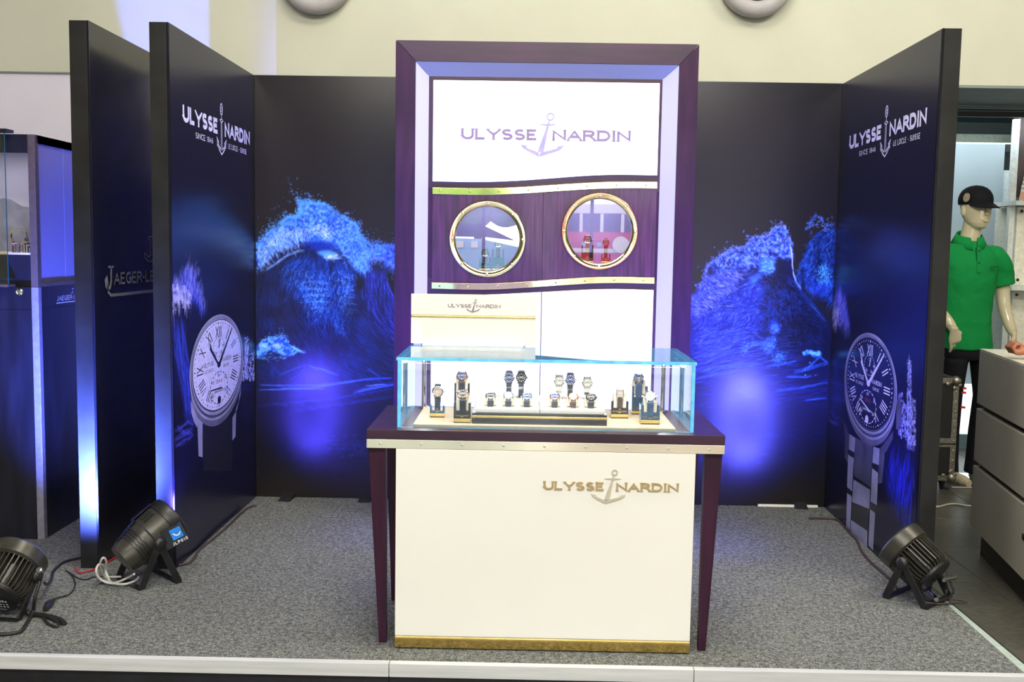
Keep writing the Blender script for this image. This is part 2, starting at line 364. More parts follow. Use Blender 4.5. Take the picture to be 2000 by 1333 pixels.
    P.curve(C([(110,970),(250,880),(380,780),(520,720),(640,700)], *o), 5, (.45, .65, 1.), .8, 7, 1)
    P.curve(C([(1060,800),(1120,750),(1220,790),(1310,900),(1380,960)], *o), 3, LIGHT, .7, 5, .8)
    P.curve(C([(1440,830),(1600,770),(1720,850),(1813,930)], *o), 6, (.35, .42, 1.), .6, 6, 1)
    P.spray(top, 1500, 4.5, (.22, .46, .95)); P.spray(top[5:12], 420, 8, (.25, .5, 1.), (-.5, -.8)); P.spray(top[2:7], 300, 8, (.25, .5, .95), (-.6, -.7))
    P.spray(top[13:18], 320, 6, (.25, .48, 1.), (.7, -.6))
    # small breaking crest low on the left
    o2 = (500, 560, k)
    cr = P.poly(C([(0,760),(60,680),(180,660),(330,630),(420,710),(520,780),(640,830),(540,830),(460,870),(380,880),(280,840),(160,800),(60,900),(0,920)], *o2), 1, 5, 8)
    P.lay(cr, (.07, .24, .78), .9); P.lay(cr * P.noise(6, 3, .42, .6), (.35, .62, 1.), .8)
    P.lay(P.poly(C([(190,740),(280,700),(310,750),(200,770)], *o2), 2, 3), (.6, .75, 1.), .8); P.lay(P.poly(C([(50,740),(120,720),(110,770),(60,780)], *o2), 2, 3), PALE, .7)
    P.curve(C([(400,720),(520,790),(640,830)], *o2), 3, (.4, .65, 1.), .8, 5, .8); P.spray(C([(60,690),(330,630),(420,710)], *o2), 160, 4, LIGHT)
    P.streaks(P.poly(C([(0,820),(400,860),(300,930),(0,960)], *o2), 3), 70, lambda x, y: -.2 + 0 * x, 8, LIGHT, .7, .3)
    P.curve(C([(280,1140),(420,1070),(600,1010),(650,980)], *o2), 5, MID, .6, 4); P.curve(C([(650,980),(740,1020),(900,1060),(1080,1120)], *o2), 4, (.2, .42, 1.), .75, 5)
    P.curve(C([(420,1180),(560,1100),(640,1000)], *o2), 4, MID, .5, 3); P.curve(C([(1430,1020),(1500,1060),(1620,1130)], *o2), 4, MID, .6, 4)
    # flat water below
    flat = np.clip((P.Y - 735) / 60, 0, 1)
    P.lay(flat * np.clip((960 - P.Y) / 90, 0, 1), (.035, .045, .19), .7)
    for a, w in ((C([(0,1262),(300,1265),(600,1255),(900,1245),(1150,1205),(1450,1160),(1813,1135)], *o2), 4), (C([(300,1300),(700,1290),(950,1245),(1300,1190)], *o2), 3), (C([(0,1330),(400,1310),(900,1300)], *o2), 3), (C([(1240,1345),(1450,1270),(1640,1230),(1813,1215)], *o2), 7), (C([(1300,1340),(1500,1290),(1813,1225)], *o2), 4)):
        P.curve(a, w, (.2, .34, 1.), .75, 8, .8)
    P.curve(C([(1400,1250),(1600,1235),(1700,1225)], *o2), 3, (.5, .66, 1.), .7, 3)
    for a in ([(500,792),(560,786),(640,778),(772,752)], [(560,800),(660,784),(772,766)]): P.curve(a, 8, (.13, .2, .8), .5, 8, 1.2)
    P.streaks(np.clip(1 - abs(P.Y - 870) / 26, 0, 1) * (P.X > 620), 150, lambda x, y: -.12 + 0 * x, 34, (.1, .22, .7), .32, .04)
    P.streaks(np.clip(1 - abs(P.Y - 900) / 50, 0, 1), 120, lambda x, y: -.16 + 0 * x, 46, (.06, .1, .36), .3, .04)
    return P

def paint_wave_right():
    P = Paint(1350, 1651, 153, 989, (.085, .078, .13), 23)
    k = 6.06; o = (1345, 400, k)
    ridgeL = C([(30,1060),(130,960),(220,800),(240,680),(300,620),(400,560),(520,480),(700,440),(760,330),(960,310),(1000,230),(1060,200),(1150,200),(1180,280),(1240,420)], *o)
    mt = P.poly(ridgeL + C([(1255,560),(1260,760),(1340,900),(1500,1100),(1700,1333)], *o) + [(1640,720),(1500,740),(1345,740)], 2, 5, 10)
    P.lay(mt, (.035, .06, .26), .95)
    lit = P.poly(C([(40,1333),(480,940),(700,790),(880,760),(920,960),(860,1333),(700,1600),(400,1750),(40,1800)], *o), 12, 12, 30)
    P.lay(blur(lit, 6), (.06, .11, .60), .75)
    P.lay(lit * P.noise(14, 5), (.12, .24, .86), .45)
    P.streaks(lit, 1100, lambda x, y: -.45 + .5 * np.sin(y * .12) + .25 * np.sin(x * .2), 12, (.36, .5, 1.), .5, .3)
    P.streaks(lit, 900, lambda x, y: -.5 + .4 * np.sin(y * .1), 14, (.02, .03, .24), .6, .3)
    band = P.poly(C([(0,1333),(30,1060),(140,960),(240,800),(400,700),(520,660),(620,740),(540,900),(380,1020),(200,1180),(60,1333)], *o), 3, 5, 12)
    P.lay(band, (.10, .17, .74), .85); P.lay(band * P.noise(14, 4, .42, .62), (.3, .38, .98), .6); P.streaks(band, 700, lambda x, y: .9 + .5 * np.sin((x + y) * .06), 12, (.03, .05, .3), .6, .25)
    P.streaks(band, 800, lambda x, y: .9 + .5 * np.sin((x + y) * .06), 9, (.52, .58, 1.), .5, .25)
    crest = P.poly(ridgeL[4:] + C([(1250,560),(1180,560),(1030,560),(860,560),(700,740),(560,700),(420,720),(300,720)], *o), 2, 8, 9)
    P.lay(crest, (.08, .18, .70), .85); P.lay(crest * P.noise(5, 3, .45, .62), (.35, .5, 1.), .75); P.lay(crest * P.noise(9, 3, .5, .66), (.03, .06, .3), .8)
    P.streaks(crest, 900, lambda x, y: np.sin(x * .35) * 1.5 + np.cos(y * .4), 6, (.5, .6, 1.), .6, .6)
    pool = P.poly(C([(850,580),(1020,560),(1040,700),(980,760),(850,740)], *o), 3, 4, 10); P.lay(pool, (.16, .38, 1.), .9); P.streaks(pool, 160, lambda x, y: .3 * np.sin(x), 6, (.55, .75, 1.), .6, .4)
    P.lay(P.poly(C([(720,790),(880,740),(860,800),(740,880)], *o), 3, 4), (.25, .5, 1.), .6)
    P.lay(P.poly(C([(1040,570),(1150,560),(1200,700),(1240,800),(1120,840),(1040,720)], *o), 3, 4), (.03, .045, .2), .9)
    P.lay(P.poly(C([(900,760),(1120,780),(1330,960),(1460,1150),(1560,1333),(1200,1600),(900,1333),(900,1000)], *o), 9, 10, 20), (.022, .03, .14), .72)
    shade = P.poly(C([(900,800),(1120,780),(1330,960),(1560,1250),(1640,1400),(1500,1600),(1000,1700),(860,1400),(880,1000)], *o), 10, 8, 24)
    P.lay(shade * P.noise(16, 5, .42, .66), (.06, .15, .52), .5); P.streaks(shade, 900, lambda x, y: 1.0 + .5 * np.sin(x * .09) + .4 * np.sin(y * .13), 12, (.09, .24, .72), .4, .35); P.streaks(shade, 700, lambda x, y: .9 + .4 * np.sin(y * .1), 14, (.012, .016, .08), .5, .3)
    P.curve(C([(1190,380),(1235,480),(1240,620),(1245,740),(1290,860),(1350,940)], *o), 8, (.5, .62, 1.), .7, 14, 1)
    P.curve(C([(1215,430),(1232,560),(1236,680)], *o), 3, (.85, .8, .95), .8, 5, .6)
    P.curve(C([(1160,800),(1290,900),(1400,1040),(1500,1160),(1620,1320)], *o), 14, (.12, .3, .85), .3, 12, 2.5); P.curve(C([(1440,1090),(1540,1200),(1640,1320)], *o), 2, (.25, .5, .95), .45, 3, .5)
    P.streaks(P.poly(C([(860,1000),(1100,1000),(1150,1333),(860,1333)], *o), 8), 260, lambda x, y: 1.2 + .8 * np.sin(x * .15), 9, (.08, .24, .8), .5, .5)
    # second crest on the right
    r2 = C([(1400,230),(1480,130),(1500,60),(1580,80),(1640,180),(1740,150)], *o)
    m2 = P.poly(C([(1290,800),(1340,620),(1370,480),(1450,330),(1520,250),(1640,220),(1770,190),(1770,1200),(1600,1050),(1380,920)], *o), 2, 6, 12)
    P.lay(m2, (.03, .085, .40), .92); P.lay(m2 * P.noise(11, 5), (.10, .27, .8), .6)
    P.streaks(m2, 1000, lambda x, y: 1.9 + .5 * np.sin(y * .1), 10, (.22, .46, .95), .45, .35); P.streaks(m2, 900, lambda x, y: 1.9 + .4 * np.sin(x * .2), 14, (.015, .035, .18), .6, .3)
    P.streaks(P.poly(C([(1540,640),(1640,600),(1680,800),(1560,840)], *o), 5), 260, lambda x, y: 1.6 + 0 * x, 5, (.3, .7, 1.), .6, .6)
    P.lay(P.poly(C([(1400,900),(1600,860),(1640,1000),(1480,1000)], *o), 8, 6), (.12, .2, .85), .5)
    P.lay(P.poly(C([(1430,980),(1600,1000),(1720,1220),(1720,1333),(1600,1200)], *o), 8), (.02, .03, .13), .6)
    P.spray(r2, 150, 5, (.2, .34, .85), (-.3, -.4)); 
    for q in range(26):
        a = P.rng.random() * 6.28; x = 1345 + (1430 + 300 * P.rng.random()) / k; y = 400 + (60 + 170 * P.rng.random()) / k
        P.curve([(x, y), (x + 5 * math.cos(a), y + 4 * math.sin(a)), (x + 9 * math.cos(a + .8), y + 8 * math.sin(a + .8))], .5, (.35, .5, 1.), .7, 2, .3)
    P.spray(ridgeL[1:9], 520, 5, (.32, .42, .95), (-.6, -.7)); P.spray(ridgeL[8:], 260, 4, (.4, .5, 1.), (0, -1))
    # lower sea
    sea = np.clip((P.Y - 690) / 40, 0, 1) * np.clip((965 - P.Y) / 120, 0, 1)
    P.lay(sea, (.04, .05, .28), .8)
    P.streaks(np.clip(1 - abs(P.Y - 690) / 60, 0, 1) * np.clip((1560 - P.X) / 160, 0, 1), 900, lambda x, y: -.3 + np.clip((x - 1400) / 400, 0, .2), 30, (.25, .36, 1.), .42, .08)
    P.streaks(np.clip(1 - abs(P.Y - 700) / 80, 0, 1) * np.clip((1600 - P.X) / 160, 0, 1), 500, lambda x, y: -.28 + 0 * x, 26, (.03, .04, .25), .5, .08)
    dk = P.poly([(1500,640),(1560,600),(1640,620),(1640,700),(1560,690),(1500,700)], 9, 8, 20); P.lay(dk, (.02, .024, .1), .35)
    o2 = (1345, 600, 6.557)
    lump = P.poly(C([(1040,520),(1120,420),(1100,300),(1060,180),(1100,100),(1180,150),(1160,260),(980,360),(800,440),(700,520),(720,460),(860,360)], *o2), 3, 5, 10); P.lay(lump, (.13, .3, .95), .6); P.streaks(lump, 260, lambda x, y: 2.4 + .5 * np.sin(y * .2), 8, (.3, .5, 1.), .6, .5)
    P.streaks(P.poly(C([(1040,520),(1180,500),(1220,620),(1100,640)], *o2), 4), 130, lambda x, y: .4 + 0 * x, 7, (.25, .52, 1.), .6, .6)
    cr = P.poly(C([(1450,500),(1520,480),(1680,480),(1700,540),(1620,570),(1560,520),(1480,540)], *o2), 1, 3, 6); P.lay(cr, (.1, .32, .9), .9); P.lay(cr * P.noise(4, 2, .45, .6), (.4, .7, 1.), .8)
    for a, w in ((C([(1440,760),(1560,680),(1680,560),(1720,540)], *o2), 6), (C([(1680,560),(1760,620),(1800,650)], *o2), 4), (C([(1340,770),(1520,720),(1700,660),(1800,640)], *o2), 7), (C([(1000,680),(1200,650),(1400,600)], *o2), 6), (C([(1240,830),(1500,830),(1600,810)], *o2), 4), (C([(1100,1020),(1400,980),(1800,890)], *o2), 5), (C([(1480,1140),(1640,1120),(1780,1100)], *o2), 4), (C([(60,770),(400,720),(700,680),(950,650)], *o2), 8), (C([(80,880),(500,800),(700,740)], *o2), 6)):
        P.curve(a, w, (.17, .38, 1.), .7, 7, 1)
    P.dots(C([(1500,735),(1540,730),(1745,660),(1500,800),(1620,800),(1650,795),(1560,640)], *o2), (.7, .85, 1.), .9, 1.3)
    P.streaks(np.clip(1 - abs(P.Y - 760) / 40, 0, 1), 300, lambda x, y: -.12 + 0 * x, 34, (.12, .18, .8), .35, .05)
    P.streaks(np.clip(1 - abs(P.Y - 880) / 60, 0, 1), 160, lambda x, y: -.05 + 0 * x, 50, (.07, .1, .45), .3, .04)
    return P
# ---------------------------------------------------------------- materials (all node based)
def pm(name, base, rough=.5, metal=0, spec=.5, coat=0, scale=40, vary=.12, bump=0.0, emit=None, estr=0, stretch=(1, 1, 1), sub=None, tr=0, rvary=0):
    m = bpy.data.materials.new(name); m.use_nodes = True; nt = m.node_tree; b = nt.nodes['Principled BSDF']
    b.inputs['Roughness'].default_value = rough; b.inputs['Metallic'].default_value = metal
    b.inputs['Specular IOR Level'].default_value = spec; b.inputs['Coat Weight'].default_value = coat; b.inputs['Coat Roughness'].default_value = .06
    tc = nt.nodes.new('ShaderNodeTexCoord'); mp = nt.nodes.new('ShaderNodeMapping'); mp.inputs['Scale'].default_value = stretch
    nz = nt.nodes.new('ShaderNodeTexNoise'); nz.inputs['Scale'].default_value = scale; nz.inputs['Detail'].default_value = 5
    nt.links.new(tc.outputs['Object'], mp.inputs['Vector']); nt.links.new(mp.outputs['Vector'], nz.inputs['Vector'])
    rp = nt.nodes.new('ShaderNodeValToRGB'); e = rp.color_ramp.elements
    b2 = sub or tuple(min(1, c * (1 + vary)) for c in base)
    e[0].position, e[1].position = .32, .68
    e[0].color = (*[c * (1 - vary) for c in base], 1) if not sub else (*base, 1); e[1].color = (*b2, 1)
    nt.links.new(nz.outputs['Fac'], rp.inputs['Fac']); nt.links.new(rp.outputs['Color'], b.inputs['Base Color'])
    if bump:
        bp = nt.nodes.new('ShaderNodeBump'); bp.inputs['Strength'].default_value = bump; bp.inputs['Distance'].default_value = .002
        nt.links.new(nz.outputs['Fac'], bp.inputs['Height']); nt.links.new(bp.outputs['Normal'], b.inputs['Normal'])
    if rvary:
        mr = nt.nodes.new('ShaderNodeMapRange'); mr.inputs['To Min'].default_value = rough - rvary; mr.inputs['To Max'].default_value = rough + rvary
        n2 = nt.nodes.new('ShaderNodeTexNoise'); n2.inputs['Scale'].default_value = 7; n2.inputs['Detail'].default_value = 6
        nt.links.new(tc.outputs['Object'], n2.inputs['Vector']); nt.links.new(n2.outputs['Fac'], mr.inputs['Value']); nt.links.new(mr.outputs['Result'], b.inputs['Roughness'])
    if emit: b.inputs['Emission Color'].default_value = (*emit, 1); b.inputs['Emission Strength'].default_value = estr
    if tr: b.inputs['Transmission Weight'].default_value = tr
    return m
def glass(name, tint, ior=1.45, rough=0.0, gain=1.0):
    m = bpy.data.materials.new(name); m.use_nodes = True; nt = m.node_tree; nt.nodes.clear()
    out = nt.nodes.new('ShaderNodeOutputMaterial'); mx = nt.nodes.new('ShaderNodeMixShader'); t = nt.nodes.new('ShaderNodeBsdfTransparent'); g = nt.nodes.new('ShaderNodeBsdfGlossy'); fr = nt.nodes.new('ShaderNodeFresnel')
    fr.inputs['IOR'].default_value = ior; t.inputs[0].default_value = (*tint, 1); g.inputs['Roughness'].default_value = rough; g.inputs[0].default_value = (gain, gain, gain, 1)
    nt.links.new(fr.outputs[0], mx.inputs[0]); nt.links.new(t.outputs[0], mx.inputs[1]); nt.links.new(g.outputs[0], mx.inputs[2]); nt.links.new(mx.outputs[0], out.inputs[0])
    return m
def printed(name, rough=.3, lines=0, gain=1.0, spec=.5):
    m = bpy.data.materials.new(name); m.use_nodes = True; nt = m.node_tree; b = nt.nodes['Principled BSDF']
    ca = nt.nodes.new('ShaderNodeVertexColor'); ca.layer_name = 'print'
    nt.links.new(ca.outputs[0], b.inputs['Base Color']); b.inputs['Roughness'].default_value = rough; b.inputs['Specular IOR Level'].default_value = spec
    tc = nt.nodes.new('ShaderNodeTexCoord'); wv = nt.nodes.new('ShaderNodeTexWave'); wv.bands_direction = 'Z'; wv.inputs['Scale'].default_value = lines or 60; wv.inputs['Distortion'].default_value = .4
    bp = nt.nodes.new('ShaderNodeBump'); bp.inputs['Strength'].default_value = .12 if lines else .03; bp.inputs['Distance'].default_value = .0006
    nt.links.new(tc.outputs['Object'], wv.inputs['Vector']); nt.links.new(wv.outputs['Fac'], bp.inputs['Height']); nt.links.new(bp.outputs['Normal'], b.inputs['Normal'])
    return m
def lit(name, colour, strength, vary=.02, base=.8):
    m = bpy.data.materials.new(name); m.use_nodes = True; nt = m.node_tree; b = nt.nodes['Principled BSDF']
    b.inputs['Base Color'].default_value = (base * .9, base * .9, base, 1); b.inputs['Roughness'].default_value = .25
    tc = nt.nodes.new('ShaderNodeTexCoord'); nz = nt.nodes.new('ShaderNodeTexNoise'); nz.inputs['Scale'].default_value = 2.0
    rp = nt.nodes.new('ShaderNodeValToRGB'); rp.color_ramp.elements[0].color = (*[c * (1 - vary) for c in colour], 1); rp.color_ramp.elements[1].color = (*colour, 1)
    nt.links.new(tc.outputs['Object'], nz.inputs['Vector']); nt.links.new(nz.outputs['Fac'], rp.inputs['Fac']); nt.links.new(rp.outputs['Color'], b.inputs['Emission Color']); b.inputs['Emission Strength'].default_value = strength
    return m
M = {}
M['cream_wall'] = pm('cream_painted_wall', (.57, .575, .475), .6, scale=3, vary=.03, bump=.02)
M['white_wall'] = pm('white_wall_blue_tint', (.70, .67, .80), .6, scale=3, vary=.03)  # white wall with the blue lamps' lavender cast put into its colour
M['soffit'] = pm('shaded_soffit', (.23, .26, .26), .6, scale=4, vary=.05)
def carpet():
    m = pm('grey_felt_carpet', (.048, .051, .054), .95, scale=170, sub=(.33, .345, .335), bump=1.0, spec=.12); nt = m.node_tree; b = nt.nodes['Principled BSDF']; rp = next(n for n in nt.nodes if n.type == 'VALTORGB')
    tc = next(n for n in nt.nodes if n.type == 'TEX_COORD'); n2 = nt.nodes.new('ShaderNodeTexNoise'); n2.inputs['Scale'].default_value = 62; n2.inputs['Detail'].default_value = 8; n2.inputs['Roughness'].default_value = .75
    r2 = nt.nodes.new('ShaderNodeValToRGB'); r2.color_ramp.elements[0].position = .36; r2.color_ramp.elements[1].position = .64; r2.color_ramp.elements[0].color = (.30, .30, .31, 1); r2.color_ramp.elements[1].color = (1.42, 1.42, 1.38, 1)
    mx = nt.nodes.new('ShaderNodeMix'); mx.data_type = 'RGBA'; mx.blend_type = 'MULTIPLY'; mx.inputs['Factor'].default_value = 1
    nt.links.new(tc.outputs['Object'], n2.inputs['Vector']); nt.links.new(n2.outputs['Fac'], r2.inputs['Fac']); nt.links.new(rp.outputs['Color'], mx.inputs['A']); nt.links.new(r2.outputs['Color'], mx.inputs['B']); nt.links.new(mx.outputs['Result'], b.inputs['Base Color'])
    return m
M['carpet'] = carpet()
M['tile'] = pm('dark_floor_tile', (.105, .10, .082), .34, scale=30, vary=.25, rvary=.06)
M['grout'] = pm('dark_grout', (.02, .02, .02), .8)
M['alu'] = pm('brushed_aluminium', (.74, .76, .78), .45, .25, scale=60, stretch=(.05, 1, 1), vary=.1)
M['tape'] = pm('pale_edge_tape', (.42, .50, .46), .5)
M['fascia'] = pm('black_stage_fascia', (.012, .012, .016), .5, scale=20, vary=.3)
M['panel_edge'] = pm('black_laminate_edge', (.013, .013, .0125), .42, spec=.35, scale=9, vary=.35, rvary=.1)
M['panel_face'] = pm('black_laminate_face', (.008, .008, .014), .2, scale=12, vary=.2, rvary=.05)
M['print'] = printed('mural_print', .2, 170, spec=.35); M['print_side'] = printed('side_panel_print', .26, spec=.28)
M['ink_white'] = pm('pale_print_ink', (.78, .78, .86), .35); M['ink_grey'] = pm('silver_grey_ink', (.30, .30, .33), .35); M['ink_black'] = pm('black_print_ink', (.012, .012, .02), .3); M['ink_red'] = pm('dull_red_print_ink', (.30, .05, .06), .35)
M['ink_steel'] = pm('steel_print_ink', (.30, .31, .38), .3, scale=5, vary=.3); M['ink_steel_dark'] = pm('dark_steel_print_ink', (.07, .07, .10), .3, scale=9, vary=.4); M['ink_dial'] = pm('pale_dial_print', (.66, .66, .78), .3); M['ink_navy'] = pm('navy_dial_print', (.012, .012, .03), .25)
M['mahogany'] = pm('dark_mahogany', (.026, .008, .021), .42, spec=.22, coat=.03, scale=5, stretch=(6, 6, .7), sub=(.050, .012, .036), rvary=.05)
M['mahogany_h'] = pm('dark_mahogany_horizontal_grain', (.026, .008, .021), .36, spec=.4, coat=.1, scale=5, stretch=(.7, 6, 6), sub=(.048, .012, .034), rvary=.05)
M['mahogany_door'] = pm('figured_mahogany_door', (.030, .007, .026), .30, spec=.4, coat=.15, scale=7, stretch=(9, 1, .6), sub=(.095, .016, .055), rvary=.05)
M['brass'] = pm('polished_brass', (.86, .70, .42), .07, 1, scale=14, vary=.06, bump=.02); M['gold'] = pm('deep_gold_trim', (.86, .60, .20), .13, 1, scale=20, vary=.1); M['brass_pale'] = pm('pale_polished_brass', (.83, .78, .60), .10, 1, scale=8, vary=.05)
M['letter'] = pm('brushed_bronze_letter', (.27, .20, .23), .5, .15, scale=30); M['letter_gold'] = pm('matt_gold_letter', (.50, .36, .16), .42, .5, scale=30); M['anchor_gold'] = pm('champagne_anchor', (.62, .57, .44), .42, .5, scale=30); M['anchor_pale'] = pm('pale_satin_anchor', (.40, .36, .43), .5, .15, scale=30)
M['white_gloss'] = pm('white_lacquer', (.93, .92, .87), .2, coat=.15, scale=2, vary=.015)
M['lightbox'] = lit('backlit_white_acrylic', (.93, .98, 1.0), 1.25); M['lightbox_low'] = lit('backlit_white_lower_panel', (.95, .97, 1.0), 1.2)
M['reveal'] = lit('frosted_led_reveal', (.60, .60, 1.0), .34, .1, .5); M['reveal_top'] = lit('frosted_led_reveal_top', (.36, .46, .42), .34, .1, .16)
M['pane'] = glass('clear_pane', (.97, .985, .99)); M['pane_edge_glow'] = pm('blue_glass_edge_glow', (.10, .45, .72), .1, spec=.8, scale=30, vary=.3, emit=(.10, .48, .85), estr=.45)  # edge emission stands in for light gathered inside the glass
M['port_glass'] = glass('porthole_glass', (.92, .92, .97), 2.05)
M['port_back'] = pm('lavender_niche_lining', (.42, .38, .62), .5, scale=5)
M['steel'] = pm('polished_steel', (.72, .73, .76), .14, 1, scale=40, vary=.08); M['chrome'] = pm('chrome', (.85, .85, .87), .06, 1, vary=.03)
M['black_plastic'] = pm('black_plastic', (.012, .012, .013), .38, scale=30, vary=.3); M['black_metal'] = pm('black_cast_metal', (.016, .016, .016), .34, spec=.6, scale=60, vary=.3, bump=.05); M['olive_metal'] = pm('dark_bronze_housing', (.048, .046, .038), .34, .3, scale=30, vary=.25, rvary=.06)
M['hood'] = pm('translucent_navy_hood', (.010, .011, .04), .34, spec=.4, scale=10, vary=.3)
M['lens'] = lit('blue_led_lens', (.16, .30, 1.0), 6.0)
M['cable_black'] = pm('black_rubber_cable', (.015, .014, .013), .5); M['cable_white'] = pm('white_cable', (.62, .60, .52), .45); M['cable_brown'] = pm('brown_cable', (.055, .035, .032), .5); M['cable_red'] = pm('red_twisted_wire', (.55, .02, .04), .45)
M['label_black'] = pm('black_label', (.01, .01, .012), .3); M['label_blue'] = pm('bright_blue_label', (.015, .22, .80), .3); M['label_red'] = pm('red_label_print', (.65, .03, .02), .35); M['label_pink'] = pm('pink_label_print', (.62, .25, .22), .4)
M['cream'] = pm('cream_leather_cushion', (.78, .73, .58), .5, scale=60, vary=.05, bump=.05); M['tray_white'] = pm('white_suede_tray', (.86, .84, .78), .6, scale=80, vary=.03); M['beige'] = pm('beige_display_board', (.74, .62, .44), .55, scale=50, vary=.06)
M['stand_black'] = pm('black_gloss_stand', (.014, .014, .026), .12, coat=.4); M['stand_blue'] = pm('blue_gloss_stand', (.02, .09, .18), .12, coat=.4)
M['strap_navy'] = pm('navy_leather_strap', (.022, .028, .05), .5, scale=90, vary=.3, bump=.3); M['strap_brown'] = pm('brown_leather_strap', (.07, .045, .045), .5, scale=90, vary=.3, bump=.3); M['strap_white'] = pm('white_leather_strap', (.72, .70, .68), .5, scale=90, vary=.08); M['strap_blue'] = pm('blue_leather_strap', (.03, .09, .22), .5, scale=90, vary=.3); M['strap_pink'] = pm('taupe_leather_strap', (.30, .20, .20), .5, scale=90, vary=.1)
M['rose'] = pm('rose_gold', (.78, .46, .26), .14, 1); M['dial_black'] = pm('black_dial', (.016, .018, .026), .55, spec=.25); M['dial_blue'] = pm('blue_dial', (.03, .06, .22), .55, spec=.25); M['dial_silver'] = pm('silver_dial', (.70, .68, .60), .55, spec=.25); M['dial_tan'] = pm('tan_dial', (.42, .33, .28), .55, spec=.25); M['dial_cream'] = pm('cream_dial', (.78, .72, .58), .55, spec=.25); M['marker'] = pm('pale_dial_marker', (.85, .83, .75), .5)
M['jl_black'] = pm('showcase_black_veneer', (.010, .010, .018), .3, scale=6, stretch=(3, 3, .5), vary=.4); M['jl_edge'] = pm('bronze_corner_profile', (.16, .12, .10), .35, .5); M['jl_edge_light'] = pm('satin_corner_profile', (.34, .32, .40), .35, .5); M['jl_back'] = pm('showcase_lavender_backdrop', (.42, .40, .52), .6, scale=2, vary=.1); M['jl_hill'] = pm('backdrop_hill_print', (.20, .20, .27), .6, scale=14, vary=.25); M['acrylic'] = glass('acrylic_block', (.86, .88, .98), 1.5); M['green_glass'] = pm('green_glass_edge', (.01, .16, .18), .1, spec=.8)
M['blue_side'] = glass('showcase_side_glass', (.72, .72, .95), 1.6)
M['skin_gloss'] = pm('glossy_cream_mannequin', (.62, .55, .37), .16, coat=.6, scale=8, vary=.04); M['green'] = pm('green_cotton_pique', (.005, .235, .055), .85, scale=300, vary=.12, bump=.3, spec=.2); M['black_cloth'] = pm('black_cloth', (.008, .008, .012), .85, scale=120, vary=.3, spec=.2); M['dark_green'] = pm('dark_green_under_brim', (.01, .10, .05), .8); M['patch'] = pm('beige_cap_patch', (.38, .32, .22), .7, scale=90, vary=.3)
M['drawer'] = pm('taupe_drawer_front', (.46, .44, .385), .42, scale=6, vary=.04); M['drawer_top'] = pm('white_cabinet_top', (.80, .77, .66), .3); M['drawer_dark'] = pm('dark_plinth', (.028, .022, .018), .5)
M['case_black'] = pm('flight_case_panel', (.010, .010, .011), .5, scale=60, vary=.3); M['case_alu'] = pm('worn_aluminium', (.36, .34, .29), .4, 1, scale=50, vary=.25)
M['shop_grey'] = pm('grey_shop_panel', (.36, .42, .44), .5, scale=3, vary=.05); M['shop_white'] = pm('white_shelf_board', (.70, .74, .72), .45); M['shop_teal'] = pm('teal_grey_ceiling', (.22, .34, .38), .5, scale=2, vary=.15); M['shop_dark'] = pm('dark_recess', (.015, .015, .016), .5); M['shop_brown'] = pm('brown_shelf_side', (.06, .04, .035), .5); M['shop_light'] = lit('shop_light_panel', (.86, .97, 1.0), 1.6); M['shop_cream'] = pm('cream_ceiling_band', (.60, .60, .46), .55)
M['skin'] = pm('warm_skin', (.42, .16, .09), .5, scale=60, vary=.12); M['maroon'] = pm('maroon_sleeve', (.14, .02, .02), .8, scale=90, vary=.2); M['peach'] = pm('peach_toe', (.75, .38, .22), .4)
M['vent'] = pm('pale_grey_vent_plastic', (.42, .40, .42), .4, scale=20, vary=.05)
M['bus_red'] = pm('red_paint', (.60, .03, .05), .3); M['bus_white'] = pm('white_paint', (.82, .82, .80), .35); M['bus_glass'] = pm('dark_window_glass', (.05, .06, .12), .1)
# ---------------------------------------------------------------- the setting
FZ = -0.10                                        # shop floor, the stage top is z = 0
fl = struct(MB().box(-6, 6.5, -5, 9.8, FZ - .06, FZ - .012).build('floor', M['grout'])); fl['label'] = 'dark tiled shop floor around the carpeted stage'
for i in range(9):
    for j in range(4):
        x0 = 1.62 + .6 * j; y0 = 3.59 + .6 * i
        MB().box(x0 + .002, x0 + .598, y0 + .002, y0 + .598, FZ - .012, FZ).build('tile', M['tile'], fl, bevel=.0015, seg=1)
MB().box(-6, 1.618, -5, 9.8, FZ - .012, FZ).build('front_floor', M['tile'], fl); MB().box(1.618, 6.5, -5, 3.588, FZ - .012, FZ).build('front_floor', M['tile'], fl); MB().box(4.022, 6.5, 3.588, 9.8, FZ - .012, FZ).build('front_floor', M['tile'], fl)
stage = thing('stage_platform', 'low stage with grey felt carpet and aluminium front edge', 'platform', (0, 3.48, FZ)); stage['kind'] = 'structure'
MB().box(-3.4, 1.806, 3.482, 6.33, -.03, 0).build('carpet', M['carpet'], stage)
MB().box(-3.38, 1.79, 3.50, 6.3, FZ, -.03).build('substructure', M['fascia'], stage)
for a, b in ((-3.4, -.446), (-.444, .612), (.614, 1.806)):
    MB().box(a, b, 3.452, 3.482, -.044, .004).build('edge_trim', M['alu'], stage, bevel=.002)
for a, b in ((-3.4, -.447), (-.445, 1.806)): MB().box(a, b, 3.468, 3.50, FZ, -.044).build('fascia_board', M['fascia'], stage, bevel=.001)
MB().box(1.806, 1.812, 3.452, 6.33, FZ, .001).build('side_trim', M['fascia'], stage)
MB().hexa([(1.768,3.5,.0005),(1.803,3.5,.0005),(1.803,4.24,.0005),(1.785,4.24,.0005),(1.768,3.5,.0018),(1.803,3.5,.0018),(1.803,4.24,.0018),(1.785,4.24,.0018)]).build('edge_tape', M['tape'], stage)

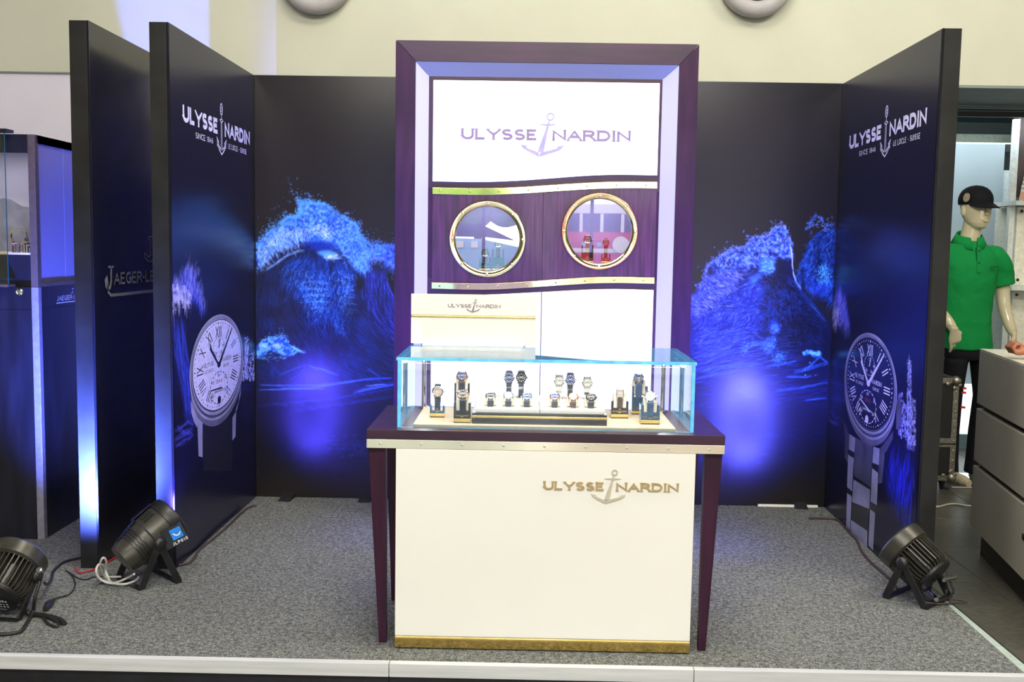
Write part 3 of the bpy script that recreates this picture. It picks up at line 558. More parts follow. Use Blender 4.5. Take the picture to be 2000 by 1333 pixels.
w = struct(MB().box(-6, 6.5, 6.35, 7.07, 2.47, 5.0).build('wall_back_upper', M['cream_wall']))
MB().box(1.98, 6.5, 6.352, 7.07, 2.455, 2.4695).build('soffit', M['soffit'], w); MB().box(-6, 1.98, 6.352, 7.07, 2.462, 2.4695).build('soffit', M['soffit'], w)  # grey slabs carry the underside's shade in their colour
struct(MB().box(-6, 2.0, 6.365, 6.6, FZ, 2.462).build('wall_back_lower', M['white_wall']))
struct(MB().box(-6, 6.5, -5, 9.8, 5.0, 5.1).build('ceiling', M['white_wall']))
struct(MB().box(-6.1, -6, -5, 7, FZ, 5.0).build('wall_left', M['cream_wall']))
for i, (x, z, lb) in enumerate(((-1.269, 3.045, 'round grey air vent on the cream wall above the left mural'), (1.352, 3.061, 'round grey air vent on the cream wall above the right mural'))):
    t = thing('air_vent', lb, 'vent', (x, 6.35, z), 'round wall vents')
    Mv = Matrix.Translation((x, 6.35, z)) @ Matrix.Rotation(math.pi / 2, 4, 'X')
    MB().lathe([(.205, 0), (.222, .03), (.222, .075), (.205, .098), (.17, .104), (.145, .10), (.132, .085), (.128, .05), (.128, 0)], 48, Mv, closed=True).build('outer_ring', M['vent'], t, smooth=50)
    MB().lathe([(.118, .01), (.118, .07), (.095, .09), (.07, .094), (.055, .08), (.05, .02)], 40, Mv, closed=True).build('nozzle', M['vent'], t, smooth=50)
    MB().lathe([(.13, 0), (.13, .012)], 32, Mv).build('backing', M['soffit'], t)

# ---------------------------------------------------------------- booth panels and their prints
T = 2.38
class Plane:
    def __init__(s, o, u, v=(0, 0, 1)): s.o, s.u, s.v = Vector(o), Vector(u).normalized(), Vector(v); s.n = s.u.cross(s.v); s.fr = frame(s.o, s.u, s.v)
    def at(s, px, py): d = ray(px, py); c = Vector((0, 0, EYE)); p = c + d * ((s.o - c).dot(s.n) / d.dot(s.n)) - s.o; return (p.dot(s.u), p.dot(s.v))
def grid_print(name, xs, zs, colour_of, fr, mat, parent, d=.0008, tint=(1.0, 1.0, 1.0)):
    """flat print: a regular mesh on the panel face carrying the artwork as a colour attribute"""
    U, V = np.meshgrid(xs, zs); nu, nv = len(xs), len(zs)
    o, u, v = fr(0, 0, d), fr(1, 0, d) - fr(0, 0, d), fr(0, 1, d) - fr(0, 0, d)
    co = np.array(o)[None] + U.ravel()[:, None] * np.array(u)[None] + V.ravel()[:, None] * np.array(v)[None] - np.array(ORG[parent.name])[None]
    i = (np.arange(nv - 1)[:, None] * nu + np.arange(nu - 1)[None]).ravel()
    q = np.stack([i, i + nu, i + nu + 1, i + 1], 1)
    me = bpy.data.meshes.new(name); me.vertices.add(len(co)); me.vertices.foreach_set('co', co.ravel())
    me.loops.add(q.size); me.loops.foreach_set('vertex_index', q.ravel()); me.polygons.add(len(q)); me.polygons.foreach_set('loop_start', np.arange(len(q)) * 4)
    me.update(); me.validate()
    c = np.clip(colour_of(U.ravel(), V.ravel()), 0, 1); c = np.where(c < .04045, c / 12.92, ((c + .055) / 1.055) ** 2.4); c = np.clip(c * np.array(tint)[None], 0, .95)
    at = me.color_attributes.new('print', 'FLOAT_COLOR', 'POINT'); at.data.foreach_set('color', np.concatenate([c, np.ones((len(c), 1))], 1).ravel().astype(np.float32))
    if (me.polygons[0].normal.dot((u.cross(v)))) < 0: me.flip_normals()
    me.materials.append(mat); ob = bpy.data.objects.new(name, me); LINK(ob); ob.parent = parent; ORG[ob.name] = ORG[parent.name]
    return ob
def sampler(P, mapping):
    im = P.img; soft = np.stack([blur(im[..., k], 1) for k in range(3)], -1); im = im * .82 + soft * .18
    def f(U, V):
        x, y = mapping(U, V); x = np.clip(x - P.x0, 0, P.w - 1.001); y = np.clip(y - P.y0, 0, P.h - 1.001)
        xi, yi = x.astype(int), y.astype(int); fx, fy = (x - xi)[:, None], (y - yi)[:, None]
        return im[yi, xi] * (1 - fx) * (1 - fy) + im[yi, xi + 1] * fx * (1 - fy) + im[yi + 1, xi] * (1 - fx) * fy + im[yi + 1, xi + 1] * fx * fy
    return f
def z_steps(lo, hi, fine, coarse=.012, top=T, bot=0.0):
    return np.concatenate([np.arange(bot, lo, coarse), np.arange(lo, hi, fine), np.arange(hi, top, coarse), [top]])

def logo_flat(P, parent, x0, x1, z, h, mat, sub, name='logo_print'):
    """printed wordmark with upright outline anchor and two small lines below"""
    W = x1 - x0; mb = MB(); fr = P.fr; d = .0022
    put_letters('ULYSSE', fr, 'letter_print', mat, parent, x0, z, h, 1, .26, .0, .09, d, fit=W * .475); put_letters('NARDIN', fr, 'letter_print', mat, parent, x0 + W * .575, z, h, 1, .26, .0, .09, d, fit=W * .425)
    ax = x0 + W * .527; a = MB(); k = h
    def line(pts, w2=.09): 
        L, R = outline(pts, w2)
        for i in range(len(L) - 1): a.flat([(ax + q.x * k, z + q.y * k) for q in (L[i], L[i + 1], R[i + 1], R[i])][::-1], d, fr)
    line(arc(0, 1.72, .24, .36, 90, 450, 18)); line(arc(0, 1.72, .1, .16, 90, 450, 12), .05); line([(0, 1.36), (0, 1.15)], .08)
    line([(-.34, .98), (0, 1.1), (.34, .98), (0, .86), (-.34, .98)], .08); line([(-.10, .86), (-.13, -.95)], .07); line([(.10, .86), (.13, -.95)], .07)
    for sgn in (-1, 1):
        line([(sgn * .13, -.95), (sgn * .55, -.72), (sgn * .85, -.45)], .08); line([(0, -1.25), (sgn * .5, -.98), (sgn * .78, -.72)], .1)
        line([(sgn * .62, -.5), (sgn * 1.02, -.22), (sgn * .9, -.75), (sgn * .78, -.62)], .09)
    a.build('anchor_print', mat, parent)['kind'] = 'stuff'
    s = MB(); put_text(s, 'SINCE 1846', fr, x0 + W * .16, z - h * .72, h * .36, 1, .15, .1, .2, d, fit=W * .24); put_text(s, 'LE LOCLE - SUISSE', fr, x0 + W * .63, z - h * .72, h * .36, 1, .15, .1, .2, d, fit=W * .31)
    s.build('small_print', sub, parent)['kind'] = 'stuff'

def booth_panel(name, label, P, L, th):
    t = thing(name, label, 'panel', tuple(P.fr(L / 2, 0, -th / 2)))
    MB().hexa([tuple(P.fr(u, v, c)) for v in (0, T) for u, c in ((0, -.01), (L, -.01), (L, -th), (0, -th))]).build('board', M['panel_edge'], t, bevel=.002)
    MB().prism([(0, .0), (L, .0), (L, T), (0, T)], -.0098, -.0004, P.fr).build('side_face', M['panel_face'], t, bevel=.001, seg=1)
    return t
PA = Plane((-1.860, 4.44, 0), (0, 1, 0)); PB = Plane((-1.525, 4.45, 0), (.0082, 1, 0)); PC = Plane((1.7385, 5.80, 0), (-.0215, -1, 0))
# far left panel with the watchmaker's wordmark
pa = booth_panel('booth_panel', 'tall black panel at far left with silver wordmark on its side', PA, 1.36, .085)
mb = MB(); u0, z0 = PA.at(224, 556); u0 = .215; hh = .056
put_letters('AEGER-LECOULTRE', PA.fr, 'letter_print', M['ink_grey'], pa, u0, 1.252, hh, 1, .17, .13, .12, .001, fit=1.0)
mb = MB(); J = [(.155, 1.335), (.215, 1.335)]; put = lambda pts, w_: [mb.flat([tuple(q) for q in (L[i], L[i+1], R[i+1], R[i])][::-1], .0011, PA.fr) for L, R in [outline(pts, w_)] for i in range(len(L) - 1)]
put(J, .010); put([(.186, 1.34), (.184, 1.27), (.172, 1.245), (.15, 1.235), (.128, 1.25), (.122, 1.275), (.135, 1.285), (.142, 1.27), (.14, 1.25)], .017); put([(.142, 1.25), (.15, 1.222), (.18, 1.207), (.3, 1.206), (.7, 1.205), (1.22, 1.206)], .014)
mb.build('flourish_print', M['ink_grey'], pa)
mb = MB()
for s_ in (-1, 1):
    c = .735; put([(c + s_ * .02, 1.475), (c + s_ * .075, 1.475), (c + s_ * .075, 1.462), (c + s_ * .055, 1.458), (c + s_ * .055, 1.385), (c + s_ * .085, 1.375), (c + s_ * .135, 1.395), (c + s_ * .14, 1.375), (c + s_ * .08, 1.352), (c + s_ * .02, 1.355), (c + s_ * .02, 1.475)], .005)
mb.build('monogram_print', M['ink_grey'], pa)

# left side panel with white-dial watch poster
pb = booth_panel('booth_panel', 'black side panel with white-dial watch poster left of the left mural', PB, 1.348, .083)
# right side panel with dark-dial watch poster
pc = booth_panel('booth_panel', 'black side panel with dark-dial watch poster right of the right mural', PC, 1.44, .08)

S5 = 200                                            # 5 mm per raster cell on the side panels
def rast(P, px, py): u, v = P.at(px, py); return (u * S5, (T - v) * S5)
def paint_side_left():
    p = Paint(0, 270, 0, 477, (.075, .075, .15), 41); R = lambda L: [rast(PB, *q) for q in L]
    plume = p.poly(R([(337,548),(352,555),(362,520),(372,525),(388,560),(398,600),(402,616),(392,612),(380,600),(362,585),(350,592),(337,582)]), 3, 6, 12)
    p.lay(plume, (.22, .25, .75), .75); p.streaks(plume, 500, lambda x, y: -1.2 + .3 * np.sin(x * .2), 10, (.6, .62, 1.), .5, .25)
    foam = p.poly(R([(337,556),(356,560),(372,575),(366,600),(350,606),(337,612)]), 1, 6, 8); p.lay(foam * p.noise(5, 3, .4, .6), (.7, .7, 1.), .9); p.streaks(foam, 260, lambda x, y: np.sin(x * .4) + .6, 8, (.85, .85, 1.), .7, .5)
    left = p.poly(R([(337,600),(356,610),(368,700),(378,800),(360,780),(345,700),(337,660)]), 4, 6, 16); p.streaks(left, 420, lambda x, y: 1.25 + .15 * np.sin(y * .1), 24, (.25, .32, .9), .45, .1)
    for L in ([(338,846),(352,838),(368,826),(380,830)], [(338,862),(356,850),(378,842)], [(340,874),(360,862),(380,848)], [(346,836),(360,846),(378,836)]): p.curve(R(L), 5, (.4, .45, 1.), .5, 6)
    for a, b, c, d, n in ((470,700,476,745,40), (477,662,485,742,120), (486,690,496,745,80)):
        for _ in range(n * 2):
            x, y = a + (c - a) * p.rng.random(), b + (d - b) * p.rng.random() ** .8; q = rast(PB, x, y)
            p.dots([q, (q[0] + 1, q[1]), (q[0] + 2, q[1])], (.75, .78, 1.), .7, 1.)
    p.curve(R([(476,662),(486,660)]), 2, (.7, .7, 1.), .8, 4)
    p.streaks(p.poly(R([(470,748),(497,745),(497,800),(470,820)]), 3), 80, lambda x, y: 1.2 + 0 * x, 14, (.12, .14, .4), .4, .2)
    return p
def paint_side_right():
    p = Paint(0, 288, 0, 477, (.075, .075, .16), 57); R = lambda L: [rast(PC, *q) for q in L]
    plume = p.poly(R([(1626,600),(1632,575),(1642,555),(1652,580),(1659,620),(1660,645),(1650,635),(1640,615),(1634,630),(1626,625)]), 3, 5, 12)
    p.lay(plume, (.3, .32, .75), .7); p.streaks(plume, 420, lambda x, y: 1.9 + .2 * np.sin(x * .2), 12, (.65, .65, 1.), .5, .2)
    p.streaks(p.poly(R([(1627,600),(1634,605),(1640,625),(1628,645)]), 2, 4), 140, lambda x, y: np.sin(x * .5), 8, (.8, .8, 1.), .6, .5)
    p.streaks(p.poly(R([(1612,680),(1630,660),(1642,720),(1640,800),(1622,790),(1614,740)]), 6), 260, lambda x, y: 1.3 + 0 * x, 24, (.12, .2, .7), .35, .15)
    for L in ([(1614,805),(1624,802),(1632,815),(1642,812)], [(1616,818),(1630,826),(1644,832)], [(1614,812),(1628,830),(1640,828)]): p.curve(R(L), 5, (.25, .3, .7), .5, 6)
    for a, b, c, d, n in ((1772,705,1780,872,330), (1755,770,1766,860,150), (1766,790,1773,860,80), (1780,780,1789,875,150)):
        for _ in range(n):
            x, y = a + (c - a) * p.rng.random(), b + (d - b) * p.rng.random(); q = rast(PC, x, y)
            p.dots([q, (q[0] + 1, q[1])], (.7, .72, 1.), .65, 1.)
    p.curve(R([(1776,694),(1776.5,715)]), 1, (.8, .8, 1.), .9, 4); p.curve(R([(1770,876),(1790,878)]), 3, (.6, .6, 1.), .7, 5)
    wat = p.poly(R([(1740,860),(1790,880),(1785,1000),(1775,1010),(1740,900)]), 6, 6); p.streaks(wat, 260, lambda x, y: 1.75 + 0 * x, 26, (.2, .24, .9), .4, .2)
    p.streaks(p.poly(R([(1722,900),(1740,920),(1776,1000),(1770,1015),(1740,970),(1720,930)]), 6), 200, lambda x, y: .8 + 0 * x, 24, (.12, .15, .6), .4, .1)
    return p
pl_, pr_ = paint_side_left(), paint_side_right()
grid_print('poster_print', np.linspace(.004, 1.342, 268), np.linspace(.004, T - .004, 475), sampler(pl_, lambda U, V: (U * S5, (T - V) * S5)), PB.fr, M['print_side'], pb)
grid_print('poster_print', np.linspace(.004, 1.434, 286), np.linspace(.004, T - .004, 475), sampler(pr_, lambda U, V: (U * S5, (T - V) * S5)), PC.fr, M['print_side'], pc)

def watch_poster(P, parent, cx, cz, a, b, da, db, dz, dark):
    """flat picture of a wristwatch: case ellipse a x b, dial da x db"""
    fr = P.fr; E = lambda x, z, ra, rb, n=64: [(x + ra * math.cos(2 * math.pi * i / n), z + rb * math.sin(2 * math.pi * i / n)) for i in range(n)]
    c1 = MB(); 
    for k in range(6): c1.flat(E(cx, cz - .030 + .006 * k, a * .985, b * .99), .0012 + .0001 * k, fr, 1 if k % 2 else 0)
    c1.build('case_edge_print', [M['ink_steel_dark'], M['ink_steel_dark']], parent)
    rd = MB()
    for i in range(64):
        t0 = math.pi * (1.08 + .84 * i / 63); x, z = cx + a * .975 * math.cos(t0), cz + b * .975 * math.sin(t0)
        rd.flat([(x - .0022, z - .036), (x + .0022, z - .036), (x + .0022, z - .008), (x - .0022, z - .008)], .0018, fr)
    rd.build('coin_edge_print', M['ink_steel'], parent)['kind'] = 'stuff'
    bz = MB(); bz.flat(E(cx, cz, a, b), .0020, fr, 0); bz.flat(E(cx, cz, a * .965, b * .95), .0022, fr, 1); bz.flat(E(cx, cz + dz * .5, a * .945, b * .92), .0024, fr, 0); bz.flat(E(cx, cz + dz * .8, da * 1.03, db * 1.03), .0026, fr, 1)
    bz.build('bezel_print', [M['ink_steel'], M['ink_steel_dark']], parent)
    MB().flat(E(cx, cz + dz, da, db), .0028, fr).build('dial_print', M['ink_navy'] if dark else M['ink_dial'], parent)
    ink, hand = (M['ink_white'], M['ink_white']) if dark else (M['ink_black'], M['ink_black'])
    D = lambda x, y: (cx + x * da, cz + dz + y * db)
    F = lambda x, y, c=0: fr(*D(x, y), c)
    mk = MB()
    for i in range(60):
        t0 = 2 * math.pi * i / 60; c, s = math.cos(t0), math.sin(t0); r0, wd = (.925, .010) if i % 5 else (.915, .018)
        mk.flat([(c * r0 + s * wd, s * r0 - c * wd), (c * .95 + s * wd, s * .95 - c * wd), (c * .95 - s * wd, s * .95 + c * wd), (c * r0 - s * wd, s * r0 + c * wd)], .0030, F)
    mk.build('minute_track_print', ink, parent)['kind'] = 'stuff'
    for hnum, txt in enumerate(('XII', 'I', 'II', 'III', 'IIII', 'V', 'VI', 'VII', 'VIII', 'IX', 'X', 'XI')):
        t0 = math.pi / 2 - hnum * math.pi / 6; c, s = math.cos(t0), math.sin(t0); H = .24 if hnum != 6 else .1
        r0 = .62 if hnum != 6 else .78
        tx = lambda u, v, w_=0, c=c, s=s, r0=r0: F(c * (r0 + v) + s * u, s * (r0 + v) - c * u, w_)
        sxx = .42 if hnum in (0, 7, 8, 11) else .5; gp = .09; wt = text_width(txt, H, sxx, gp, .11)
        nm = MB(); put_text(nm, txt, tx, -wt / 2, 0, H, sxx, .11, 0, gp, .0031); nm.build('numeral_print', ink, parent)
    tx = MB()
    put_text(tx, 'ULYSSE', F, -.60, .03, .10, .6, .13, .1, .12, .0031, fit=.40); put_text(tx, 'NARDIN', F, .14, .03, .10, .6, .13, .1, .12, .0031, fit=.40); put_text(tx, 'LE LOCLE', F, -.55, -.10, .07, .6, .12, 0, .15, .0031, fit=.33); put_text(tx, 'SUISSE', F, .18, -.10, .07, .6, .12, 0, .15, .0031, fit=.26); put_text(tx, 'CHRONOMETRE', F, -.2, -.62, .05, .6, .14, 0, .15, .0033, fit=.4)
    for t_, x, y in (('60', -.06, -.27), ('10', .23, -.37), ('20', .2, -.66), ('40', -.3, -.7), ('50', -.31, -.40), ('12', -.03, .50), ('24', -.16, .24), ('36', .06, .24), ('48', .15, .38)): put_text(tx, t_, F, x, y, .075, .7, .13, 0, .12, .0033)
    tx.build('dial_text_print', ink, parent)['kind'] = 'stuff'
    rd = MB(); put_text(rd, '1846', F, -.13, -.42, .1, .8, .12, .06, .12, .0034); rd.build('red_date_print', M['ink_red'], parent)['kind'] = 'stuff'
    sd = MB()
    for (x, y, ra) in ((0, -.52, .36), (0, .40, .22)):
        for i in range(40):
            if i % 2 == 0:
                t0, t1 = 2 * math.pi * i / 40, 2 * math.pi * (i + 1.2) / 40
                sd.flat([(x + ra * .97 * math.cos(t0), y + ra * .97 * math.sin(t0)), (x + ra * .97 * math.cos(t1), y + ra * .97 * math.sin(t1)), (x + ra * 1.03 * math.cos(t1), y + ra * 1.03 * math.sin(t1)), (x + ra * 1.03 * math.cos(t0), y + ra * 1.03 * math.sin(t0))], .0032, F)
    sd.flat([(.07 * math.cos(i * .45), -.80 + .09 * math.sin(i * .45)) for i in range(14)], .0035, F)
    sd.build('subdial_print', ink, parent)['kind'] = 'stuff'
    hd = MB()
    hd = MB(); hd.flat([(.0, -.06), (.04, -.03), (-.28, .40), (-.34, .56), (-.37, .40), (-.05, .0)], .0037, F); hd.flat([(-.02, -.05), (.04, -.03), (.60, .74), (.57, .76), (-.03, .02)], .0038, F)
    hd.flat([(.07 * math.cos(i * .45), .07 * math.sin(i * .45)) for i in range(14)], .0039, F)
    hd.flat([(-.36, -.50), (.12, -.53), (.12, -.57), (-.36, -.53)] if not dark else [(-.32, -.40), (.12, -.58), (.10, -.62), (-.33, -.43)], .0037, F); hd.flat([(-.015, .38), (.02, .38), (.07, .58), (.05, .58)], .0037, F)
    hd.build('hand_print', hand, parent)
# steel lugs, strap and bracelet of the two posters
def poly_px(P, parent, name, mat, polys, d, k, ox, oy):
    mb = MB()
    for pl in polys: MB().flat([P.at(ox + x / k, oy + y / k) for x, y in pl], d, P.fr).build(name, mat, parent)
kb = (4.167, 330, 600); kc = (3.03, 1610, 640)
poly_px(PB, pb, 'lug_print', M['ink_steel'], [[(175,760),(180,860),(200,930),(228,985),(232,880),(225,860)], [(228,900),(240,1215),(272,1225),(272,930)], [(585,640),(580,720),(545,830),(540,880),(560,800)], [(545,850),(540,1055),(515,1088),(515,900)]], .0010, *kb)
poly_px(PB, pb, 'strap_print', M['ink_black'], [[(272,920),(515,905),(512,1333),(280,1333)]], .0009, *kb)
poly_px(PC, pc, 'lug_print', M['ink_steel_dark'], [[(105,520),(120,560),(122,770),(138,800),(150,640)], [(410,610),(405,660),(365,740),(330,720)], [(325,720),(362,715),(342,920),(320,925)]], .0010, *kc)
poly_px(PC, pc, 'bracelet_print', M['ink_steel_dark'], [[(180,650),(288,700),(275,955),(172,890)], [(150,640),(180,650),(176,760),(144,735)], [(290,712),(328,715),(322,855),(283,825)]], .0011, *kc)
poly_px(PC, pc, 'bracelet_link_print', M['ink_steel'], [[(150,630),(185,655),(178,740),(146,720)], [(292,705),(328,718),(324,815),(286,800)], [(142,752),(176,775),(166,970),(136,945)], [(284,832),(320,862),(312,1055),(274,1030)], [(174,900),(272,960),(268,1075),(165,1035)], [(136,980),(163,1000),(154,1205),(130,1180)], [(272,1075),(302,1100),(290,1320),(262,1290)], [(160,1140),(256,1205),(254,1320),(155,1230)]], .0012, *kc)
poly_px(PC, pc, 'bracelet_shade_print', M['ink_black'], [[(146,722),(178,742),(176,775),(143,750)], [(285,802),(323,818),(320,860),(283,830)], [(172,800),(180,880),(274,945),(272,962),(172,898)], [(168,1035),(268,1075),(258,1203),(162,1140)], [(136,946),(166,970),(163,1000),(136,980)], [(272,1030),(312,1058),(304,1100),(270,1075)]], .0013, *kc)
poly_px(PC, pc, 'crown_print', M['ink_steel_dark'], [[(430,430),(455,420),(460,560),(440,610),(425,600)]], .0010, *kc)
u1, v1 = PB.at(424, 718); watch_poster(PB, pb, u1 + .02, .832, .440, .262, .395, .222, .012, False)
u2, v2 = PC.at(1696, 755); watch_poster(PC, pc, u2 + .01, .795, .415, .262, .372, .225, .012, True)
ua, ub = PB.at(356, 230)[0], PB.at(487, 270)[0]; logo_flat(PB, pb, ua, ub, 1.983, .075, M['ink_white'], M['ink_white'])
ua, ub = PC.at(1660, 280)[0], PC.at(1811, 230)[0]; logo_flat(PC, pc, ua, ub, 2.003, .072, M['ink_white'], M['ink_white'])

# back panels with the printed waves
def mural(label, x0, x1): t = thing('mural_panel', label, 'panel', ((x0 + x1) / 2, 5.84, 0)); MB().box(x0 - (.09 if x0 < 0 else 0), x1 + (.09 if x1 > 1 else 0), 5.801, 5.88, 0, T).build('board', M['panel_edge'], t, bevel=.002); return t
ml = mural('back panel left of the tall cabinet, printed with a curling blue wave', -1.512, .095); mr_ = mural('back panel right of the tall cabinet, printed with a peaked blue wave', .097, 1.738)
PL = paint_wave_left(); PR = paint_wave_right()
grid_print('wave_print', np.linspace(-1.510, -.60, 308), z_steps(.55, 1.78, .0029), sampler(PL, lambda X, Z: (500 + (X + 1.505) / .789 * 272, 153 + (T - Z) / T * 819)), XZ(5.80), M['print'], ml, tint=(2.3, 2.1, .95))
grid_print('wave_print', np.linspace(.82, 1.737, 320), z_steps(.55, 1.78, .0029), sampler(PR, lambda X, Z: ((1650 + (X - 1.745) * 355.6) * Z / T + (1606 + (X - 1.735) * 339) * (1 - Z / T), 155 + (T - Z) / T * 832)), XZ(5.80), M['print'], mr_, tint=(2.0, 2.0, .95))
MB().box(-.598, .093, 5.7975, 5.80, 0, T).build('plain_face', M['panel_face'], ml); MB().box(.099, .818, 5.7975, 5.80, 0, T).build('plain_face', M['panel_face'], mr_)
for x, y, par in ((559, 976, ml), (713, 978, ml), (1562, 991, mr_)):
    p = onZ(x, y, 0); MB().hexa([(p.x-.04,p.y-.05,.0),(p.x+.035,p.y-.06,.0),(p.x+.04,5.8,.0),(p.x-.035,5.8,.0),(p.x-.03,p.y-.03,.012),(p.x+.03,p.y-.03,.012),(p.x+.035,5.8,.03),(p.x-.03,5.8,.03)]).build('foot_bracket', M['fascia'], par, bevel=.002)
MB().box(1.36, 1.70, 5.785, 5.797, 0, .012).build('gap_light_strip', M['white_gloss'], mr_)  # white strip standing in for light that shows through the gap below
# ---------------------------------------------------------------- tall mahogany display cabinet
def logo_raised(parent, fr, x0, x1, z, d0, d1, lm, am, serif=.15, w=.22, each=True):
    """raised wordmark: each letter a part, slanting anchor between the words"""
    W = x1 - x0; h = W / 15.6
    for word, a, b in (('ULYSSE', 0, 7.05), ('NARDIN', 8.41, 15.6)):
        gp = .12; sx = fit_sx(word, h, 1, w, gp, (b - a) * h); x = x0 + a * h
        mb = MB()
        for c in word:
            if each: mb = MB()
            x += put_glyph(mb, c, fr, x, z, h, sx, w, serif, d0, d1) + gp * h
            if each: mb.build('letter', lm, parent)
        if not each: mb.build('lettering', lm, parent)
    q = lambda L: [(x0 + x * h, z + y * h) for x, y in L]
    a = MB(); ring = arc(8.19, 2.17, .36, .36, 0, 360, 24); ir = arc(8.19, 2.17, .25, .25, 0, 360, 24)
    for i in range(24): a.prism(q([ring[i], ring[i + 1], ir[i + 1], ir[i]]), d0, d1, fr)
    a.prism(q([(8.06, 1.84), (8.16, 1.86), (7.62, -1.05), (7.05, -1.05)]), d0, d1, fr)
    a.prism(q([(7.02, 1.46), (8.0, 1.52), (8.95, 1.46), (8.0, 1.32)]), d0, d1 * 1.05, fr)
    a.prism(q([(5.5, -.38), (6.12, -.52), (6.02, -.66), (7.2, -1.12), (7.2, -1.5), (6.2, -1.02), (5.92, -.86), (5.74, -.76)]), d0, d1 * 1.02, fr)
    a.prism(q([(9.5, -.41), (8.82, -.54), (8.94, -.68), (7.3, -1.12), (7.2, -1.5), (8.7, -1.02), (9.06, -.88), (9.25, -.74)]), d0, d1 * 1.02, fr)
    a.build('anchor', am, parent)
    return h
CY = 5.35; UY = 5.40
cab = thing('display_cabinet', 'tall mahogany display cabinet with backlit logo header and two portholes', 'cabinet', (.1, CY, 0))
FO = XZ(CY); g = .0008
for nm, poly, mat in (('frame_stile', [(-.672, 0), (-.672, 2.494), (-.569 - g, 2.389), (-.569 - g, 0)], 'mahogany'), ('frame_stile', [(.772 + g, 0), (.772 + g, 2.389), (.871, 2.494), (.871, 0)], 'mahogany'), ('frame_rail', [(-.672 + .003, 2.494), (.871 - .003, 2.494), (.772, 2.389 + g), (-.569, 2.389 + g)], 'mahogany_h')):
    MB().prism(poly, -.40, 0, FO).build(nm, M[mat], cab, bevel=.0015)
def reveal(pts, nm, mat):   # frosted strip sloping from the frame back to the inner unit
    MB().add([p for p in pts] + [(p[0], p[1] + .012, p[2]) for p in pts], [(0, 1, 2, 3), (7, 6, 5, 4), (0, 4, 5, 1), (1, 5, 6, 2), (2, 6, 7, 3), (3, 7, 4, 0)]).build(nm, M[mat], cab)
reveal([(-.569, CY + .004, 0), (-.569, CY + .004, 2.388), (-.506, UY + .004, 2.3235), (-.506, UY + .004, 0)], 'led_reveal', 'reveal')
reveal([(.772, CY + .004, 0), (.772, CY + .004, 2.388), (.697, UY + .004, 2.3235), (.697, UY + .004, 0)], 'led_reveal', 'reveal')
reveal([(-.568, CY + .004, 2.389), (.771, CY + .004, 2.389), (.696, UY + .004, 2.3245), (-.505, UY + .004, 2.3245)], 'led_reveal', 'reveal_top')
L0, R0, MID0 = -.482, .684, .0945
def tab(T_): xs, zs = zip(*T_); return lambda x: float(np.interp(x, xs, zs))
def wave_poly(lo, hi, x0, x1, n=24):
    xs = [x0 + (x1 - x0) * i / n for i in range(n + 1)]
    return [(x, lo(x)) for x in xs] + [(x, hi(x)) for x in reversed(xs)]
def sm(T_):   # smoothed interpolation of the measured wave
    f0 = tab(T_); return lambda x: sum(f0(x + (k - 4) * .03) for k in range(9)) / 9
hdr = sm([(-.482,1.788),(-.304,1.785),(-.123,1.79),(.09,1.807),(.302,1.828),(.408,1.835),(.54,1.837),(.681,1.835)])
s1t = sm([(-.482,1.755),(-.255,1.752),(-.069,1.759),(.09,1.773),(.303,1.79),(.462,1.8),(.682,1.801)]); s1b = lambda x: s1t(x) - .0335
s2t = sm([(-.477,1.262),(-.249,1.257),(-.061,1.266),(.1,1.282),(.421,1.308),(.68,1.305)]); s2b = lambda x: s2t(x) - .032
lwt = sm([(-.477,1.2),(-.235,1.198),(.09,1.22),(.449,1.245),(.682,1.24)])
MB().box(-.506, .697, UY + .004, 5.75, 1.752, 2.324).build('upper_carcass', M['mahogany_h'], cab, bevel=.001)
MB().box(-.506, .697, UY + .004, 5.75, 0, 1.285).build('lower_carcass', M['mahogany_h'], cab, bevel=.001)
MB().box(-.506, L0 + .004, UY + .004, 5.75, 1.286, 1.751).build('carcass_side', M['mahogany'], cab); MB().box(R0 - .004, .697, UY + .004, 5.75, 1.286, 1.751).build('carcass_side', M['mahogany'], cab); MB().box(MID0 - .012, MID0 + .012, UY + .004, 5.70, 1.286, 1.751).build('carcass_divider', M['mahogany'], cab)
FU = XZ(UY)
hb = MB().prism(wave_poly(hdr, lambda x: 2.304, L0, R0 - .002), -.003, .004, FU).build('header_lightbox', M['lightbox'], cab)
logo_raised(cab, FU, -.336, .539, 2.004, .004, .013, M['letter'], M['anchor_pale'])
for lo, hi in ((s1b, s1t), (s2b, s2t)):
    bnd = MB().prism(wave_poly(lo, hi, L0, R0 - .001, 40), -.003, .010, FU).build('brass_band', M['brass'], cab, bevel=.001)
    for i in range(8):
        x = -.44 + i * .152; zc = (lo(x) + hi(x)) / 2
        MB().lathe([(.0055, 0), (.0055, .002), (.003, .0035)], 10, Matrix.Translation((x, UY - .010, zc)) @ Matrix.Rotation(math.pi / 2, 4, 'X')).build('screw', M['gold'], bnd, smooth=40)
